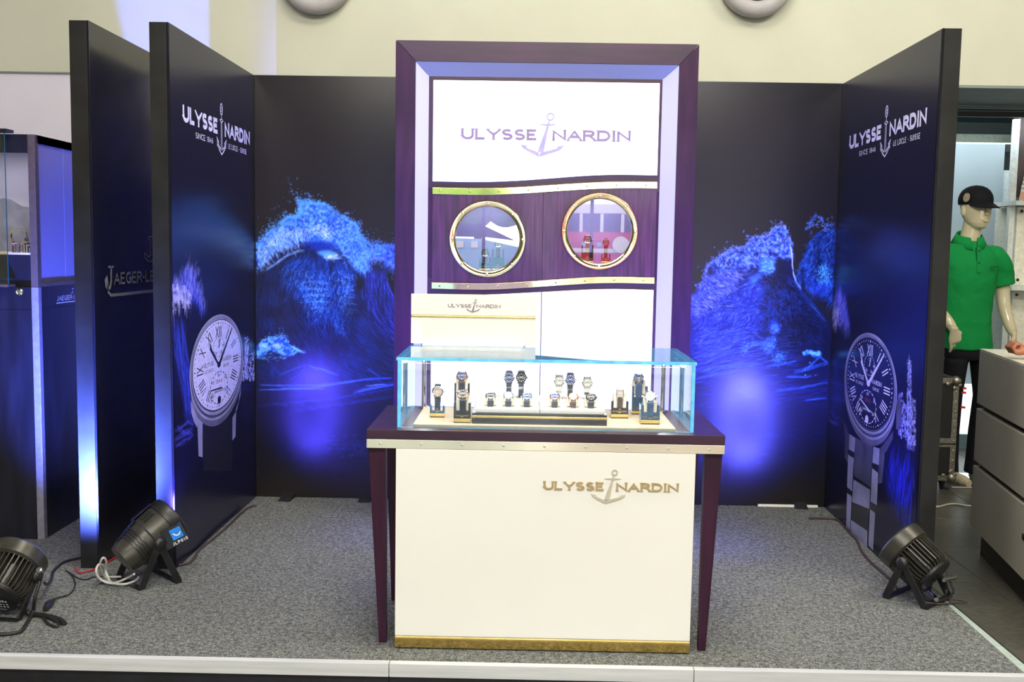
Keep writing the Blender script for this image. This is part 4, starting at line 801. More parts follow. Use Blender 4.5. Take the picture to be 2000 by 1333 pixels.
def plate_with_hole(poly, c, r, d0, d1, fr, n=96):
    """star-shaped plate around a round hole"""
    P2 = [Vector(p) for p in poly]; angs = sorted(set([2 * math.pi * i / n for i in range(n)] + [math.atan2(p.y - c[1], p.x - c[0]) % (2 * math.pi) for p in P2]))
    out = []
    for a in angs:
        d = Vector((math.cos(a), math.sin(a))); best = None
        for i in range(len(P2)):
            p, q = P2[i], P2[(i + 1) % len(P2)]; e = q - p; den = d.x * e.y - d.y * e.x
            if abs(den) < 1e-9: continue
            w_ = p - Vector(c); t = (w_.x * e.y - w_.y * e.x) / den; s = (w_.x * d.y - w_.y * d.x) / den
            if t > 0 and -1e-6 <= s <= 1 + 1e-6 and (best is None or t < best): best = t
        out.append((c[0] + d.x * best, c[1] + d.y * best))
    inn = [(c[0] + r * math.cos(a), c[1] + r * math.sin(a)) for a in angs]; k = len(angs)
    vs = [fr(*p, d1) for p in out] + [fr(*p, d1) for p in inn] + [fr(*p, d0) for p in out] + [fr(*p, d0) for p in inn]; fs = []
    for i in range(k):
        j = (i + 1) % k; fs += [(i, j, k + j, k + i), (2 * k + i, 3 * k + i, 3 * k + j, 2 * k + j), (i, 2 * k + i, 2 * k + j, j), (k + i, k + j, 3 * k + j, 3 * k + i)]
    return MB().add(vs, fs)
niches = []
for cx, cz, a, b in ((-.193, 1.493, L0 + .001, MID0 - .0012), (.391, 1.542, MID0 + .0012, R0 - .002)):
    door = plate_with_hole(wave_poly(lambda x: s2t(x) + .0015, lambda x: s1b(x) - .0015, a, b, 16), (cx, cz), .172, -.003, .004, FU).build('door', M['mahogany_door'], cab)
    Mr = Matrix.Translation((cx, UY - .0038, cz)) @ Matrix.Rotation(math.pi / 2, 4, 'X')
    ring = MB().lathe([(.200, 0), (.2005, .008), (.196, .014), (.176, .014), (.169, .011), (.167, .004), (.167, -.012), (.172, -.012), (.172, 0)], 72, Mr, closed=True).build('porthole_ring', M['brass'], door, smooth=30)
    for i in range(8):
        t0 = math.pi / 8 + i * math.pi / 4 + math.pi / 8
        MB().lathe([(.0075, 0), (.0075, .003), (.006, .0055), (.002, .006)], 12, Mr @ Matrix.Translation((.184 * math.cos(t0), .184 * math.sin(t0), .014))).build('bolt', M['brass_pale'], door, smooth=40)
    MB().lathe([(.168, -.006), (.168, -.001)], 64, Mr).build('porthole_glass', M['port_glass'], door)
    fz = cz - .172; n0, n1 = a + .02, b - .02
    MB().box(n0, n1, 5.672, 5.69, 1.29, 1.75).build('niche_back', M['port_back'], cab); MB().box(n0, n1, UY + .012, 5.672, fz - .02, fz).build('niche_shelf', M['port_back'], cab)
    lamp('niche_led', 'AREA', (cx, UY + .10, 1.742), (cx, UY + .12, fz), 1.5, (.80, .78, 1.0), .36, .05); niches.append((cx, cz, fz))
for a, b in ((L0, MID0 - .002), (MID0 + .003, R0 - .004)):
    MB().prism(wave_poly(lambda x: .02, lwt, a, b, 16), -.003, .004, FU).build('lower_light_panel', M['lightbox_low'], cab)

# ---------------------------------------------------------------- mahogany counter with white front
ct = thing('counter_table', 'mahogany counter table with splayed legs and pale brass front band', 'table', (.09, 3.9, 0))
MB().box(-.550, .724, 3.610, 4.18, .764, .797).build('tabletop', M['mahogany_h'], ct, bevel=.002)
bnd = MB().box(-.549, .723, 3.606, 3.622, .732, .7635).build('brass_band', M['brass_pale'], ct, bevel=.001)
for i in range(9):
    x = -.50 + i * .146; MB().lathe([(.004, 0), (.004, .001), (.002, .002)], 10, Matrix.Translation((x, 3.606, .748)) @ Matrix.Rotation(math.pi / 2, 4, 'X')).build('screw', M['chrome'], bnd, smooth=40)
MB().box(-.545, .719, 3.623, 4.17, .732, .7635).build('apron', M['mahogany_h'], ct)
def leg(x_top, x_bot, y_top, y_bot, wt, wb, s):
    a = [(x_top, y_top, .732), (x_top + s * wt, y_top, .732), (x_top + s * wt, y_top + wt * .8, .732), (x_top, y_top + wt * .8, .732)]
    b = [(x_bot, y_bot, 0), (x_bot + s * wb, y_bot, 0), (x_bot + s * wb, y_bot + wb, 0), (x_bot, y_bot + wb, 0)]
    MB().hexa(b + a).build('leg', M['mahogany'], ct, bevel=.002)
leg(-.546, -.508, 3.626, 3.650, .062, .028, 1); leg(.720, .684, 3.626, 3.632, .062, .028, -1); leg(-.546, -.520, 4.10, 4.10, .062, .028, 1); leg(.720, .690, 4.10, 4.10, .062, .028, -1)
cb = thing('counter_cabinet', 'white lacquered cabinet under the counter with gold logo and gold plinth', 'cabinet', (.09, 3.8, 0))
MB().box(-.444, .621, 3.605, 4.09, .046, .7315).build('body', M['white_gloss'], cb, bevel=.002)
MB().box(-.445, .622, 3.598, 4.09, .004, .046).build('gold_plinth', M['gold'], cb, bevel=.004)
logo_raised(cb, XZ(3.605), .083, .563, .593, 0, .004, M['letter_gold'], M['anchor_gold'])

# glass showcase on the counter
gx0, gx1, gy0, gy1, gz0, gz1, gt = -.447, .620, 3.664, 4.165, .797, 1.053, .012
gc = thing('glass_showcase', 'glass showcase with blue edges standing on the counter', 'showcase', (.09, 3.9, gz0))
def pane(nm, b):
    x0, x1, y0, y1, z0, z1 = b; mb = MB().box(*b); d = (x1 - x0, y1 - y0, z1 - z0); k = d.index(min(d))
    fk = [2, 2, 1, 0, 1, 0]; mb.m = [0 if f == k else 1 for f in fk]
    return mb.build(nm, [M['pane'], M['pane_edge_glow']], gc)
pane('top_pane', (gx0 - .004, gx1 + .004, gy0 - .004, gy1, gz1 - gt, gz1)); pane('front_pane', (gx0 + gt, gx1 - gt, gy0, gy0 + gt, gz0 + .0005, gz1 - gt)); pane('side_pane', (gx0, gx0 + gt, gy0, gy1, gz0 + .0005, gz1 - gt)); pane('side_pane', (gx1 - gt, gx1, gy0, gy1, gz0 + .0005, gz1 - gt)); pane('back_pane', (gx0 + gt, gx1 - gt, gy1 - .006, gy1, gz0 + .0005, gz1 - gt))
for x in (gx0 + .05, gx1 - .05):
    p_ = MB().tube([(x, 4.135, gz0 + .002), (x, 4.135, gz1 - gt)], .009, 14).build('light_post', M['chrome'], gc, smooth=40); MB().lathe([(.022, 0), (.022, .004), (.012, .006)], 20, Matrix.Translation((x, 4.135, gz0 + .001))).build('post_base', M['chrome'], p_, smooth=40)
MB().box(-.392, .559, gy0 + .014, 4.09, gz0 + .001, gz0 + .010).build('display_board', M['beige'], gc, bevel=.001)
for x in (gx0 + .05, gx1 - .05): lamp('showcase_post_led', 'POINT', (x, 4.118, gz1 - .06), (0, 0, 0), 1.3, (1.0, .95, .84), radius=.012)
lamp('showcase_led_front', 'AREA', (.09, 3.684, gz1 - gt - .004), (.09, 3.82, gz0), 2.4, (1.0, .97, .90), .95, .03)
# white sign standing on the showcase
sg = thing('display_sign', 'white sign board with gold line and small logo standing on glass showcase', 'sign', (-.2, 4.14, gz1))
SB = gz1 + .006
MB().box(-.4515, .0525, 4.135, 4.16, SB + .116, SB + .200).build('upper_board', M['white_gloss'], sg, bevel=.0012); MB().box(-.451, .052, 4.132, 4.16, SB + .107, SB + .116).build('gold_line', M['gold'], sg, bevel=.002); MB().box(-.4515, .0525, 4.135, 4.16, SB, SB + .107).build('lower_board', M['white_gloss'], sg, bevel=.0012)
MB().hexa([(-.403,4.11,gz1),(.001,4.11,gz1),(.012,4.165,gz1),(-.413,4.165,gz1),(-.403,4.112,SB),(.001,4.112,SB),(.012,4.165,SB),(-.413,4.165,SB)]).build('foot', M['white_gloss'], sg, bevel=.001)
logo_raised(sg, XZ(4.135), -.303, -.091, SB + .148, 0, .0012, M['letter'], M['letter'], .12, .18)
# ---------------------------------------------------------------- wristwatches, stands, tray
def watch(label, loc, r, dial, case, strap, tilt, yaw=0.0, drop=.05, back=.03, w=.6, square=False, buckle=False, bezel=None, sub=2, gem=False, bracelet=False, group='watches in the glass showcase'):
    """wristwatch: dial faces -Y, leaning back by tilt; strap runs down the front and over the back"""
    t = thing('wristwatch', label, 'watch', loc, group)
    Q = Matrix.Translation(loc) @ Matrix.Rotation(yaw, 4, 'Z') @ Matrix.Rotation(math.pi / 2 - tilt, 4, 'X')      # local z = dial normal, local y = 12 o'clock
    S = Matrix.Diagonal((1, 1.18, 1, 1)) if square else Matrix.Identity(4); A = Matrix.Rotation(math.pi / 4, 4, 'Z') if square else Matrix.Identity(4); n = 4 if square else 32; R = r * (1.2 if square else 1)
    MB().lathe([(R * .90, -r * .30), (R, -r * .2), (R, r * .03), (R * .95, r * .09)], n, Q @ S @ A).build('case', M[case], t, smooth=40)
    MB().lathe([(R * .97, r * .10), (R * .96, r * .19), (R * .88, r * .22), (R * .80, r * .17), (R * .80, r * .10)], n, Q @ S @ A, closed=True).build('bezel', M[bezel or case], t, smooth=30)
    dl = MB().lathe([(R * .82, r * .10), (R * .82, r * .135)], n, Q @ S @ A).build('dial', M[dial], t)
    mk = MB(); light = dial in ('dial_silver', 'dial_cream'); ink = 'dial_black' if light else 'marker'
    for i in range(12):
        a = i * math.pi / 6; c, s = math.cos(a), math.sin(a); wd = r * (.05 if i % 3 else .08); f = lambda rr, o_: (c * rr * r + s * o_, s * rr * r - c * o_, r * .15)
        mk.add([f(.60, wd), f(.75, wd), f(.75, -wd), f(.60, -wd)], [(0, 1, 2, 3)], 0, Q @ S)
    for k, (x, y) in enumerate(((-.3, 0), (.3, 0), (0, -.36))[:sub]): mk.lathe([(r * .20, r * .145), (r * .20, r * .15), (r * .15, r * .15), (r * .15, r * .145)], 14, Q @ Matrix.Translation((x * r, y * r, 0)), closed=True)
    mk.build('hour_markers', M[ink], dl)['kind'] = 'stuff'
    hm = MB()
    for a, l in ((2.2, .42), (.85, .62)): c, s = math.cos(a), math.sin(a); wd = r * .035; hm.add([(s * wd, -c * wd, r * .16), (c * l * r, s * l * r, r * .16), (-s * wd, c * wd, r * .16), (-c * .1 * r, -s * .1 * r, r * .16)], [(0, 1, 2, 3)], 0, Q)
    hm.build('hands', M[ink], dl)['kind'] = 'stuff'
    MB().lathe([(r * .15, 0), (r * .17, r * .04), (r * .17, r * .18), (r * .12, r * .22)], 12, Q @ Matrix.Translation((R * .97, 0, -r * .04)) @ Matrix.Rotation(math.pi / 2, 4, 'Y')).build('crown', M[case], t, smooth=40)
    lg = MB(); ww = r * w
    for sx in (-1, 1):
        for sy in (-1, 1): lg.hexa([(sx * ww * 1.02, sy * r * .75, -r * .22), (sx * ww * 1.35, sy * r * .75, -r * .22), (sx * ww * 1.35, sy * r * 1.22, -r * .36), (sx * ww * 1.02, sy * r * 1.22, -r * .36), (sx * ww * 1.02, sy * r * .75, r * .06), (sx * ww * 1.35, sy * r * .75, r * .06), (sx * ww * 1.35, sy * r * 1.24, -r * .12), (sx * ww * 1.02, sy * r * 1.24, -r * .12)], Q)
    lg.build('lugs', M[case], t, bevel=.0004, seg=1)['kind'] = 'stuff'
    # strap in world axes: down the front, over the back
    c = Vector(loc); nrm = (Q.to_3x3() @ Vector((0, 0, 1))).normalized(); up = (Q.to_3x3() @ Vector((0, 1, 0))).normalized(); side = (Q.to_3x3() @ Vector((1, 0, 0))).normalized()
    p0 = c - up * r * 1.0 - nrm * r * .2; bk = Vector((-nrm.x, -nrm.y, 0)).normalized()
    front = [p0, p0 - up * r * .35 - nrm * r * .12, p0 + Vector((0, 0, -drop * .5)) - nrm * r * .1 * math.cos(tilt), p0 + Vector((0, 0, -drop)) + bk * r * .12, p0 + Vector((0, 0, -drop * 1.12)) + bk * r * .55]
    q0 = c + up * r * 1.0 - nrm * r * .2
    rear = [q0, q0 + up * r * .25 - nrm * r * .3, q0 + bk * back * .8 - Vector((0, 0, r * .35)), q0 + bk * back - Vector((0, 0, drop * .6)), q0 + bk * back * .7 - Vector((0, 0, drop * 1.2))]
    st = M['steel'] if bracelet else M[strap]
    MB().ribbon(smooth_path([Vector(p) for p in front], 4), ww * 2, r * .16, side).build('strap', st, t, smooth=50); MB().ribbon(smooth_path([Vector(p) for p in rear], 4), ww * 2, r * .16, side).build('strap', st, t, smooth=50)
    if buckle: z = p0 + Vector((0, 0, -drop * .42)) + nrm * r * .05; MB().hexa([tuple(z + side * ww * a + Vector((0, 0, b)) + nrm * d) for d in (-.0005, .0022) for a, b in ((-1.05, -.0045), (1.05, -.0045), (1.05, .0045), (-1.05, .0045))]).build('buckle', M['steel'], t, bevel=.0006)
    return t
def cushion(t, x, y, z, w, h, d, name='cushion'):
    """cream C-shaped cushion: two rounded cheeks and a saddle"""
    for s in (-1, 1):
        prof = [(0, 0), (d * .1, -h * .12), (d * .35, -h * .1), (d * .55, 0), (d * .5, h * .6), (d * .3, h), (-d * .2, h * 1.02), (-d * .42, h * .8), (-d * .45, h * .1), (-d * .2, -h * .05)]
        cxx = x + s * w * .36; MB().prism([(p[0], p[1]) for p in prof], -w * .13, w * .13, frame((cxx, y, z), (0, -1, 0), (0, 0, 1))).build(name, M['cream'], t, bevel=.0025)
    MB().box(x - w * .26, x + w * .26, y - d * .3, y + d * .4, z, z + h * .86).build('saddle', M['cream'], t, bevel=.003)
def stand(label, x0, x1, y0, y1, z0, z1, mat, group, gold=.012, logo=True):
    t = thing('watch_stand', label, 'stand', ((x0 + x1) / 2, (y0 + y1) / 2, z0), group)
    MB().box(x0, x1, y0, y1, z0, z0 + .004).build('base_plate', M['stand_black'], t); MB().box(x0 - .0005, x1 + .0005, y0 - .0005, y1, z0 + .004, z0 + .004 + gold).build('gold_base', M['gold'], t, bevel=.002)
    w = (x1 - x0); MB().box(x0, x1, y0, y1, z0 + .004 + gold, z0 + (z1 - z0) * .62).build('block', M[mat], t, bevel=.0008)
    for a, b in ((x0, x0 + w * .13), (x1 - w * .13, x1)): MB().box(a, b, y0 + .002, y1, z0 + (z1 - z0) * .62, z1).build('cheek', M[mat], t, bevel=.0008)
    if logo:
        h = w * .78 / 15.6; fr = XZ(y0); xc = x0 + w * .11; zl = z0 + .004 + gold + .006 + h; mb = MB()
        put_text(mb, 'ULYSSE', fr, xc, zl, h * 1.4, 1, .2, 0, .2, .0006, fit=h * 6.6); put_text(mb, 'NARDIN', fr, xc + h * 9, zl, h * 1.4, 1, .2, 0, .2, .0006, fit=h * 6.6)
        for L in (arc(7.8, 3.2, .8, .8, 0, 360, 12), [(7.8, 2.4), (7.6, -1)], [(5.6, .2), (7.6, -1.2), (9.8, .2)]):
            A, B = outline(L, .5)
            for i in range(len(A) - 1): mb.flat([(xc + p.x * h, zl + p.y * h) for p in (A[i], A[i + 1], B[i + 1], B[i])][::-1], .0006, fr)
        mb.build('logo_print', M['gold'], t)['kind'] = 'stuff'
    return t
BZ = gz0 + .010
# central two-level tray
tr = thing('watch_tray', 'black and gold display plinth with white tray inside the showcase', 'tray', (.08, 3.85, BZ))
MB().box(-.180, .312, 3.715, 4.02, BZ, BZ + .022).build('plinth', M['stand_black'], tr, bevel=.001); MB().box(-.181, .313, 3.714, 4.02, BZ + .022, BZ + .0315).build('gold_strip', M['gold'], tr, bevel=.002); MB().box(-.180, .312, 3.715, 4.02, BZ + .0315, BZ + .040).build('plinth', M['stand_black'], tr, bevel=.001)
for a, b in ((-.168, .066), (.068, .304)): MB().box(a, b, 3.722, 4.015, BZ + .040, BZ + .057).build('tray_pad', M['tray_white'], tr, bevel=.003)
MB().box(-.152, .288, 3.90, 4.015, BZ + .057, BZ + .066).build('rear_step', M['tray_white'], tr, bevel=.003)
TZ = BZ + .057
front = [(-.115, 'dial_black', 'steel', 'strap_navy', 'silver-rimmed watch with dark dial at the left end of the front row'), (-.049, 'dial_silver', 'steel', 'strap_navy', 'pale-dial watch on navy strap, second from the left in the front row'), (.019, 'dial_blue', 'steel', 'strap_navy', 'dark blue dial watch, third from the left in the front row'), (.122, 'dial_blue', 'rose', 'strap_navy', 'rose gold watch on navy strap, fourth in the front row'), (.190, 'dial_tan', 'rose', 'strap_brown', 'rose gold watch on brown strap, fifth in the front row'), (.256, 'dial_black', 'stand_black', 'strap_navy', 'all-dark watch on navy strap at the right end of the front row')]
for i, (x, dl, cs, stp, lb) in enumerate(front):
    z = TZ + .005; cu = thing('watch_cushion', 'cream cushion carrying the watch ' + ('at the left end of' if i == 0 else 'at the right end of' if i == 5 else ('second', 'third', 'fourth', 'fifth')[i - 1] + ' from the left in') + ' the front row', 'cushion', (x, 3.80, TZ), 'cream watch cushions')
    cushion(cu, x, 3.797, TZ + .004, .046, .032, .046)
    watch(lb, (x, 3.772, TZ + .040), .0195, dl, cs, stp, 1.02, 0, .034, .03, .52)
rear = [(-.050, 3.93, .088, 'dial_blue', 'steel', 'strap_navy', 'steel diver watch with dark dial standing left in the back row', 'steel'), (-.003, 3.93, .089, 'dial_black', 'black_metal', 'strap_navy', 'black chronograph with pale subdials beside the steel diver watch', None), (.143, 3.93, .078, 'dial_silver', 'steel', 'strap_white', 'white watch on white strap left of the blue-dial watch', None), (.186, 3.93, .084, 'dial_blue', 'steel', 'strap_navy', 'blue-dial steel watch standing between the two white watches', None), (.251, 3.93, .073, 'dial_silver', 'steel', 'strap_white', 'white watch on white strap at the right end of the back row', None)]
for x, y, dz, dl, cs, stp, lb, _ in rear:
    watch(lb, (x, y, TZ + dz), .0205, dl, cs, stp, .12, 0, .050, .02, .5, buckle=True, sub=2)
    t_ = thing('watch_post', 'clear prop behind the ' + lb.split(' standing')[0].split(' beside')[0].split(' left of')[0].split(' at the')[0] + (' on the right' if x > .24 else ' on the left' if .14 < x < .15 else '') + ' in the back row', 'prop', (x, y + .012, TZ + .009), 'clear watch props')
    MB().tube([(x, y + .016, TZ + .009), (x, y + .016, TZ + dz - .01)], .007, 10).build('rod', M['acrylic'], t_, smooth=40); MB().lathe([(.016, 0), (.016, .004)], 16, Matrix.Translation((x, y + .016, TZ + .009))).build('foot', M['acrylic'], t_)
# stands left and right of the tray
SG = 'watch stands in the glass showcase'
def seat(label, x, y, z, w=.05): cushion(thing('watch_cushion', label, 'cushion', (x, y, z), 'cream watch cushions'), x, y, z, w, .052, .046)
stand('small blue glossy stand with gold base at the left of the showcase', -.345, -.290, 3.835, 3.885, BZ, BZ + .045, 'stand_blue', SG); watch('tan-dial watch upright on the small blue stand', (-.318, 3.85, BZ + .097), .0215, 'dial_tan', 'steel', 'strap_navy', .10, 0, .055, .02, .5, sub=3)
stand('tall black stand with gold base behind the front left stand', -.254, -.196, 3.835, 3.89, BZ, BZ + .132, 'stand_black', SG); watch('blue-dial rose gold watch on the tall black stand at left', (-.226, 3.842, BZ + .159), .0215, 'dial_blue', 'rose', 'strap_navy', .85, 0, .052, .03, .52); seat('cream cushion on the tall black stand at left', -.226, 3.862, BZ + .098)
stand('low black stand with gold base at the front left of the tray', -.248, -.186, 3.725, 3.785, BZ, BZ + .074, 'stand_black', SG); watch('rose gold watch with dark dial on the low front left stand', (-.215, 3.734, BZ + .106), .0215, 'dial_black', 'rose', 'strap_navy', .85, 0, .055, .03, .52); seat('cream cushion on the low front left stand', -.215, 3.755, BZ + .045)
stand('low black stand with gold base beside the right end of the tray', .342, .408, 3.89, 3.95, BZ, BZ + .066, 'stand_black', SG); watch('square-dial watch on the low black stand right of the tray', (.375, 3.898, BZ + .096), .0165, 'dial_tan', 'steel', 'strap_brown', .45, 0, .052, .03, .5, square=True); seat('cream cushion on the stand of the square-dial watch', .375, 3.918, BZ + .040)
stand('tall dark stand with gold base at the right of the showcase', .431, .492, 3.99, 4.05, BZ, BZ + .112, 'stand_blue', SG); watch('blue watch on the tall dark stand at right', (.456, 3.998, BZ + .142), .0215, 'dial_blue', 'steel', 'strap_blue', .75, 0, .055, .03, .55, sub=3); seat('cream cushion on the tall dark stand at right', .458, 4.018, BZ + .080)
stand('low blue stand with gold base at the right front corner of the showcase', .441, .511, 3.765, 3.825, BZ, BZ + .072, 'stand_blue', SG); watch('cream-dial watch on the low blue stand at the right front', (.475, 3.773, BZ + .105), .0225, 'dial_cream', 'steel', 'strap_blue', .75, 0, .055, .03, .5, sub=0); seat('cream cushion on the low blue stand at the right front', .476, 3.795, BZ + .045)
# watches behind the portholes
NG = 'stands behind the portholes'; WG = 'watches behind the portholes'
(nx, nz, f0), (mx_, mz, f1) = niches
stand('low stand with gold base behind the left porthole', -.236, -.176, 5.46, 5.50, f0, f0 + .075, 'stand_blue', NG); watch('white watch on pink strap on the low stand behind the left porthole', (-.206, 5.468, f0 + .098), .021, 'dial_silver', 'steel', 'strap_pink', .3, 0, .045, .02, .5, group=WG)
stand('high stand with gold base behind the left porthole', -.170, -.106, 5.47, 5.51, f0, f0 + .122, 'stand_blue', NG); watch('white watch on pink strap on the high stand behind the left porthole', (-.138, 5.478, f0 + .148), .021, 'dial_silver', 'steel', 'strap_pink', .3, 0, .045, .02, .5, group=WG)
stand('tall stand with gold base behind the right porthole', .302, .366, 5.46, 5.50, f1, f1 + .10, 'stand_black', NG); watch('pale watch on the tall stand behind the right porthole', (.334, 5.468, f1 + .128), .022, 'dial_silver', 'steel', 'strap_white', .3, 0, .045, .02, .5, group=WG)
stand('small dark stand behind the right porthole', .408, .456, 5.46, 5.50, f1, f1 + .055, 'stand_black', NG); watch('pale watch on dark strap upright on the small stand behind the right porthole', (.432, 5.472, f1 + .115), .0185, 'dial_silver', 'steel', 'strap_navy', .12, 0, .06, .018, .5, group=WG)
# ---------------------------------------------------------------- floor spotlights (LED cans) and cables
def basis(c, axis):
    z = Vector(axis).normalized(); x = Vector((z.y, -z.x, 0)).normalized(); y = z.cross(x)
    return Matrix(((x.x, y.x, z.x, c[0]), (x.y, y.y, z.y, c[1]), (x.z, y.z, z.z, c[2]), (0, 0, 0, 1)))
def par_can(label, c, axis, R, L, style, power, spread, feet, colour=BLUE):
    t = thing('stage_spotlight', label, 'spotlight', (c[0], c[1], 0), 'floor spotlights lighting the booth'); B = basis(c, axis)
    if style == 'finned':
        MB().lathe([(R * .62, -L * .42), (R * .62, L * .2)], 28, B).build('core', M['black_metal'], t, smooth=40)
        nf = 34
        fin = None
        for i in range(nf):
            Q = B @ Matrix.Rotation(2 * math.pi * i / nf, 4, 'Z'); w_ = R * .022
            prof = [(R * .55, -L * .5), (R * .80, -L * .5), (R * .98, -L * .36), (R * .98, L * .18), (R * .55, L * .18)]
            MB().add([(x, -w_, z) for x, z in prof] + [(x, w_, z) for x, z in prof], [(0, 1, 2, 3, 4), (9, 8, 7, 6, 5)] + [(k, (k + 1) % 5, 5 + (k + 1) % 5, 5 + k) for k in range(5)], 0, Q).build('cooling_fin', M['olive_metal'], t)
        MB().lathe([(R * .96, L * .16), (R * 1.08, L * .2), (R * 1.1, L * .46), (R * 1.04, L * .5), (R * .94, L * .5), (R * .92, L * .2)], 48, B, closed=True).build('front_collar', M['olive_metal'], t, smooth=35)
        MB().lathe([(R * .86, -L * .52), (R * .88, -L * .47), (R * .82, -L * .44), (R * .2, -L * .44)], 40, B).build('rear_cover', M['black_plastic'], t, smooth=40); MB().lathe([(R * .2, -L * .55), (R * .8, -L * .54), (R * .86, -L * .5), (R * .2, -L * .5)], 40, B, closed=True).build('rear_plate', M['black_plastic'], t, smooth=40)
        MB().lathe([(R * .3, L * .2), (R * .93, L * .21), (R * .93, L * .24), (R * .3, L * .24)], 40, B).build('lens_plate', M['black_plastic'], t)
        zf = L * .46
    else:
        MB().lathe([(R * .35, -L * .52), (R * .66, -L * .5), (R * .74, -L * .4), (R * .90, -L * .02), (R * .96, L * .0), (R * 1.0, L * .28), (R * .98, L * .34)], 48, B).build('body_shell', M['olive_metal'], t, smooth=35)
        hood = MB(); n = 30
        rings = [[(r_ * math.cos(a), r_ * math.sin(a), z_) for a in [math.radians(165 + 100 * j / (n - 1)) for j in range(n)]] for r_, z_ in ((R * .78, -L * .4), (R * 1.0, -L * .02), (R * 1.1, L * .0), (R * 1.12, L * .36))]
        vs = [p for r_ in rings for p in r_]; fs = [(i * n + j, i * n + j + 1, (i + 1) * n + j + 1, (i + 1) * n + j) for i in range(3) for j in range(n - 1)]
        hood.add(vs, fs, 0, B); ho = hood.build('hood', M['hood'], t, smooth=30); so = ho.modifiers.new('thick', 'SOLIDIFY'); so.thickness = .003
        MB().lathe([(R * .93, L * .3), (R * 1.04, L * .31), (R * 1.06, L * .46), (R * 1.0, L * .5), (R * .92, L * .5), (R * .9, L * .32)], 48, B, closed=True).build('front_collar', M['black_plastic'], t, smooth=35)
        for k in range(2):
            MB().box(-R * .05 + k * R * .22, R * .06 + k * R * .22, R * .92, R * 1.012, L * .06, L * .25, B @ Matrix.Rotation(math.radians(204), 4, 'Z')).build('vent_slot', M['black_plastic'], t)
        for k in range(4): MB().lathe([(R * (.80 + .035 * k), -L * (.30 - .05 * k)), (R * (.83 + .035 * k), -L * (.295 - .05 * k)), (R * (.83 + .035 * k), -L * (.275 - .05 * k)), (R * (.80 + .035 * k), -L * (.27 - .05 * k))], 40, B, closed=True).build('cooling_rib', M['black_metal'], t, smooth=35)
        zf = L * .48
    MB().lathe([(R * .9, zf - .006), (R * .9, zf - .002)], 40, B).build('lens', M['lens'], t)
    # A-shaped yoke on both sides
    piv = [B @ Vector((s * R * 1.12, 0, 0)) for s in (-1, 1)]
    for s, p in zip((-1, 1), piv):
        MB().lathe([(R * .24, -.004), (R * .26, .006), (R * .2, .016), (R * .1, .02)], 18, Matrix.Translation(p) @ (B.to_3x3() @ Matrix.Rotation(s * math.pi / 2, 3, 'Y')).to_4x4()).build('pivot_knob', M['black_plastic'], t, smooth=40)
    side = (piv[1] - piv[0]).normalized(); fw = Vector((-side.y, side.x, 0)).normalized()
    cam_side = 0 if piv[0].y < piv[1].y else 1
    for k in (0, 1):
        for f in feet:
            ft = Vector((f[0], f[1], .006)) + (piv[k] - piv[cam_side]) * Vector((1, 1, 0)).length * 0 + Vector(((piv[k] - piv[cam_side]).x, (piv[k] - piv[cam_side]).y, 0))
            d = (piv[k] - ft); MB().ribbon([ft, ft + d * .5, piv[k]], .030, .005, (d.cross(side)).normalized()).build('yoke_leg', M['black_plastic'], t, bevel=.001, seg=1)
    for f in feet:
        a = Vector((f[0], f[1], .004)); b = a + Vector(((piv[1 - cam_side] - piv[cam_side]).x, (piv[1 - cam_side] - piv[cam_side]).y, 0))
        MB().ribbon([a, (a + b) / 2, b], .030, .005, fw).build('yoke_bar', M['black_plastic'], t, bevel=.001, seg=1)
    ax = Vector(axis).normalized(); l0 = B @ Vector((0, 0, zf + .004))
    d = bpy.data.lights.new('spotlight_beam', 'AREA'); d.shape = 'DISK'; d.size = R * 1.5; d.energy = power; d.color = colour; d.spread = spread
    o = bpy.data.objects.new('spotlight_beam', d); LINK(o); o.location = l0; o.rotation_euler = ax.to_track_quat('-Z', 'Y').to_euler()
    return t, B
p1, B1 = par_can('smooth grey spotlight with blue label standing in front of the left poster panel', (-1.580, 4.266, .195), (.58, .58, .52), .097, .27, 'smooth', 34, math.radians(104), [(-1.572, 4.165), (-1.448, 4.262)])
p3, B3 = par_can('black finned spotlight in front of the right poster panel', (1.662, 4.238, .182), (-.54, .58, .54), .098, .20, 'finned', 60, math.radians(108), [(1.548, 4.246), (1.664, 4.122)], (.09, .09, 1.0))
p2, B2 = par_can('black finned spotlight with red label cut by the left picture edge', (-1.985, 3.88, .150), (.08, .78, .53), .105, .20, 'finned', 84, math.radians(78), [(-2.06, 3.82), (-1.90, 3.79)], (.09, .15, 1.0))
# labels
def label_on(parent, fr, parts):
    for nm, mat, fn in parts: mb = MB(); fn(mb, fr); mb.build(nm, M[mat], parent)
lc = Vector(onY(340, 1046, 4.215)); lu = Vector((.80, .10, .42)).normalized(); ln = Vector((.10, -1, .12)).normalized(); lv = ln.cross(lu).normalized(); lu = lv.cross(ln).normalized(); lf = frame(lc, lu, lv)
BX = lambda a, b, c, d: [(a, c), (b, c), (b, d), (a, d)]
MB().prism(BX(-.055, .045, -.045, .040), -.020, 0, lf).build('control_box', M['label_black'], p1, bevel=.003)
MB().flat(BX(-.012, .036, -.020, .026), .0006, lf).build('blue_label', M['label_blue'], p1)
mb = MB(); put_text(mb, 'JLP010', lf, -.022, -.040, .013, .8, .2, 0, .25, .0007); L_, R_ = outline(arc(.015, .012, .016, .018, 190, 330, 10), .005)
for i in range(len(L_) - 1): mb.flat([tuple(q) for q in (L_[i], L_[i + 1], R_[i + 1], R_[i])][::-1], .0009, lf)
mb.build('label_print', M['ink_white'], p1)['kind'] = 'stuff'
rf = frame(B2 @ Vector((0, 0, -.1115)), B2.to_3x3() @ Vector((1, 0, 0)), B2.to_3x3() @ Vector((0, -1, 0)))
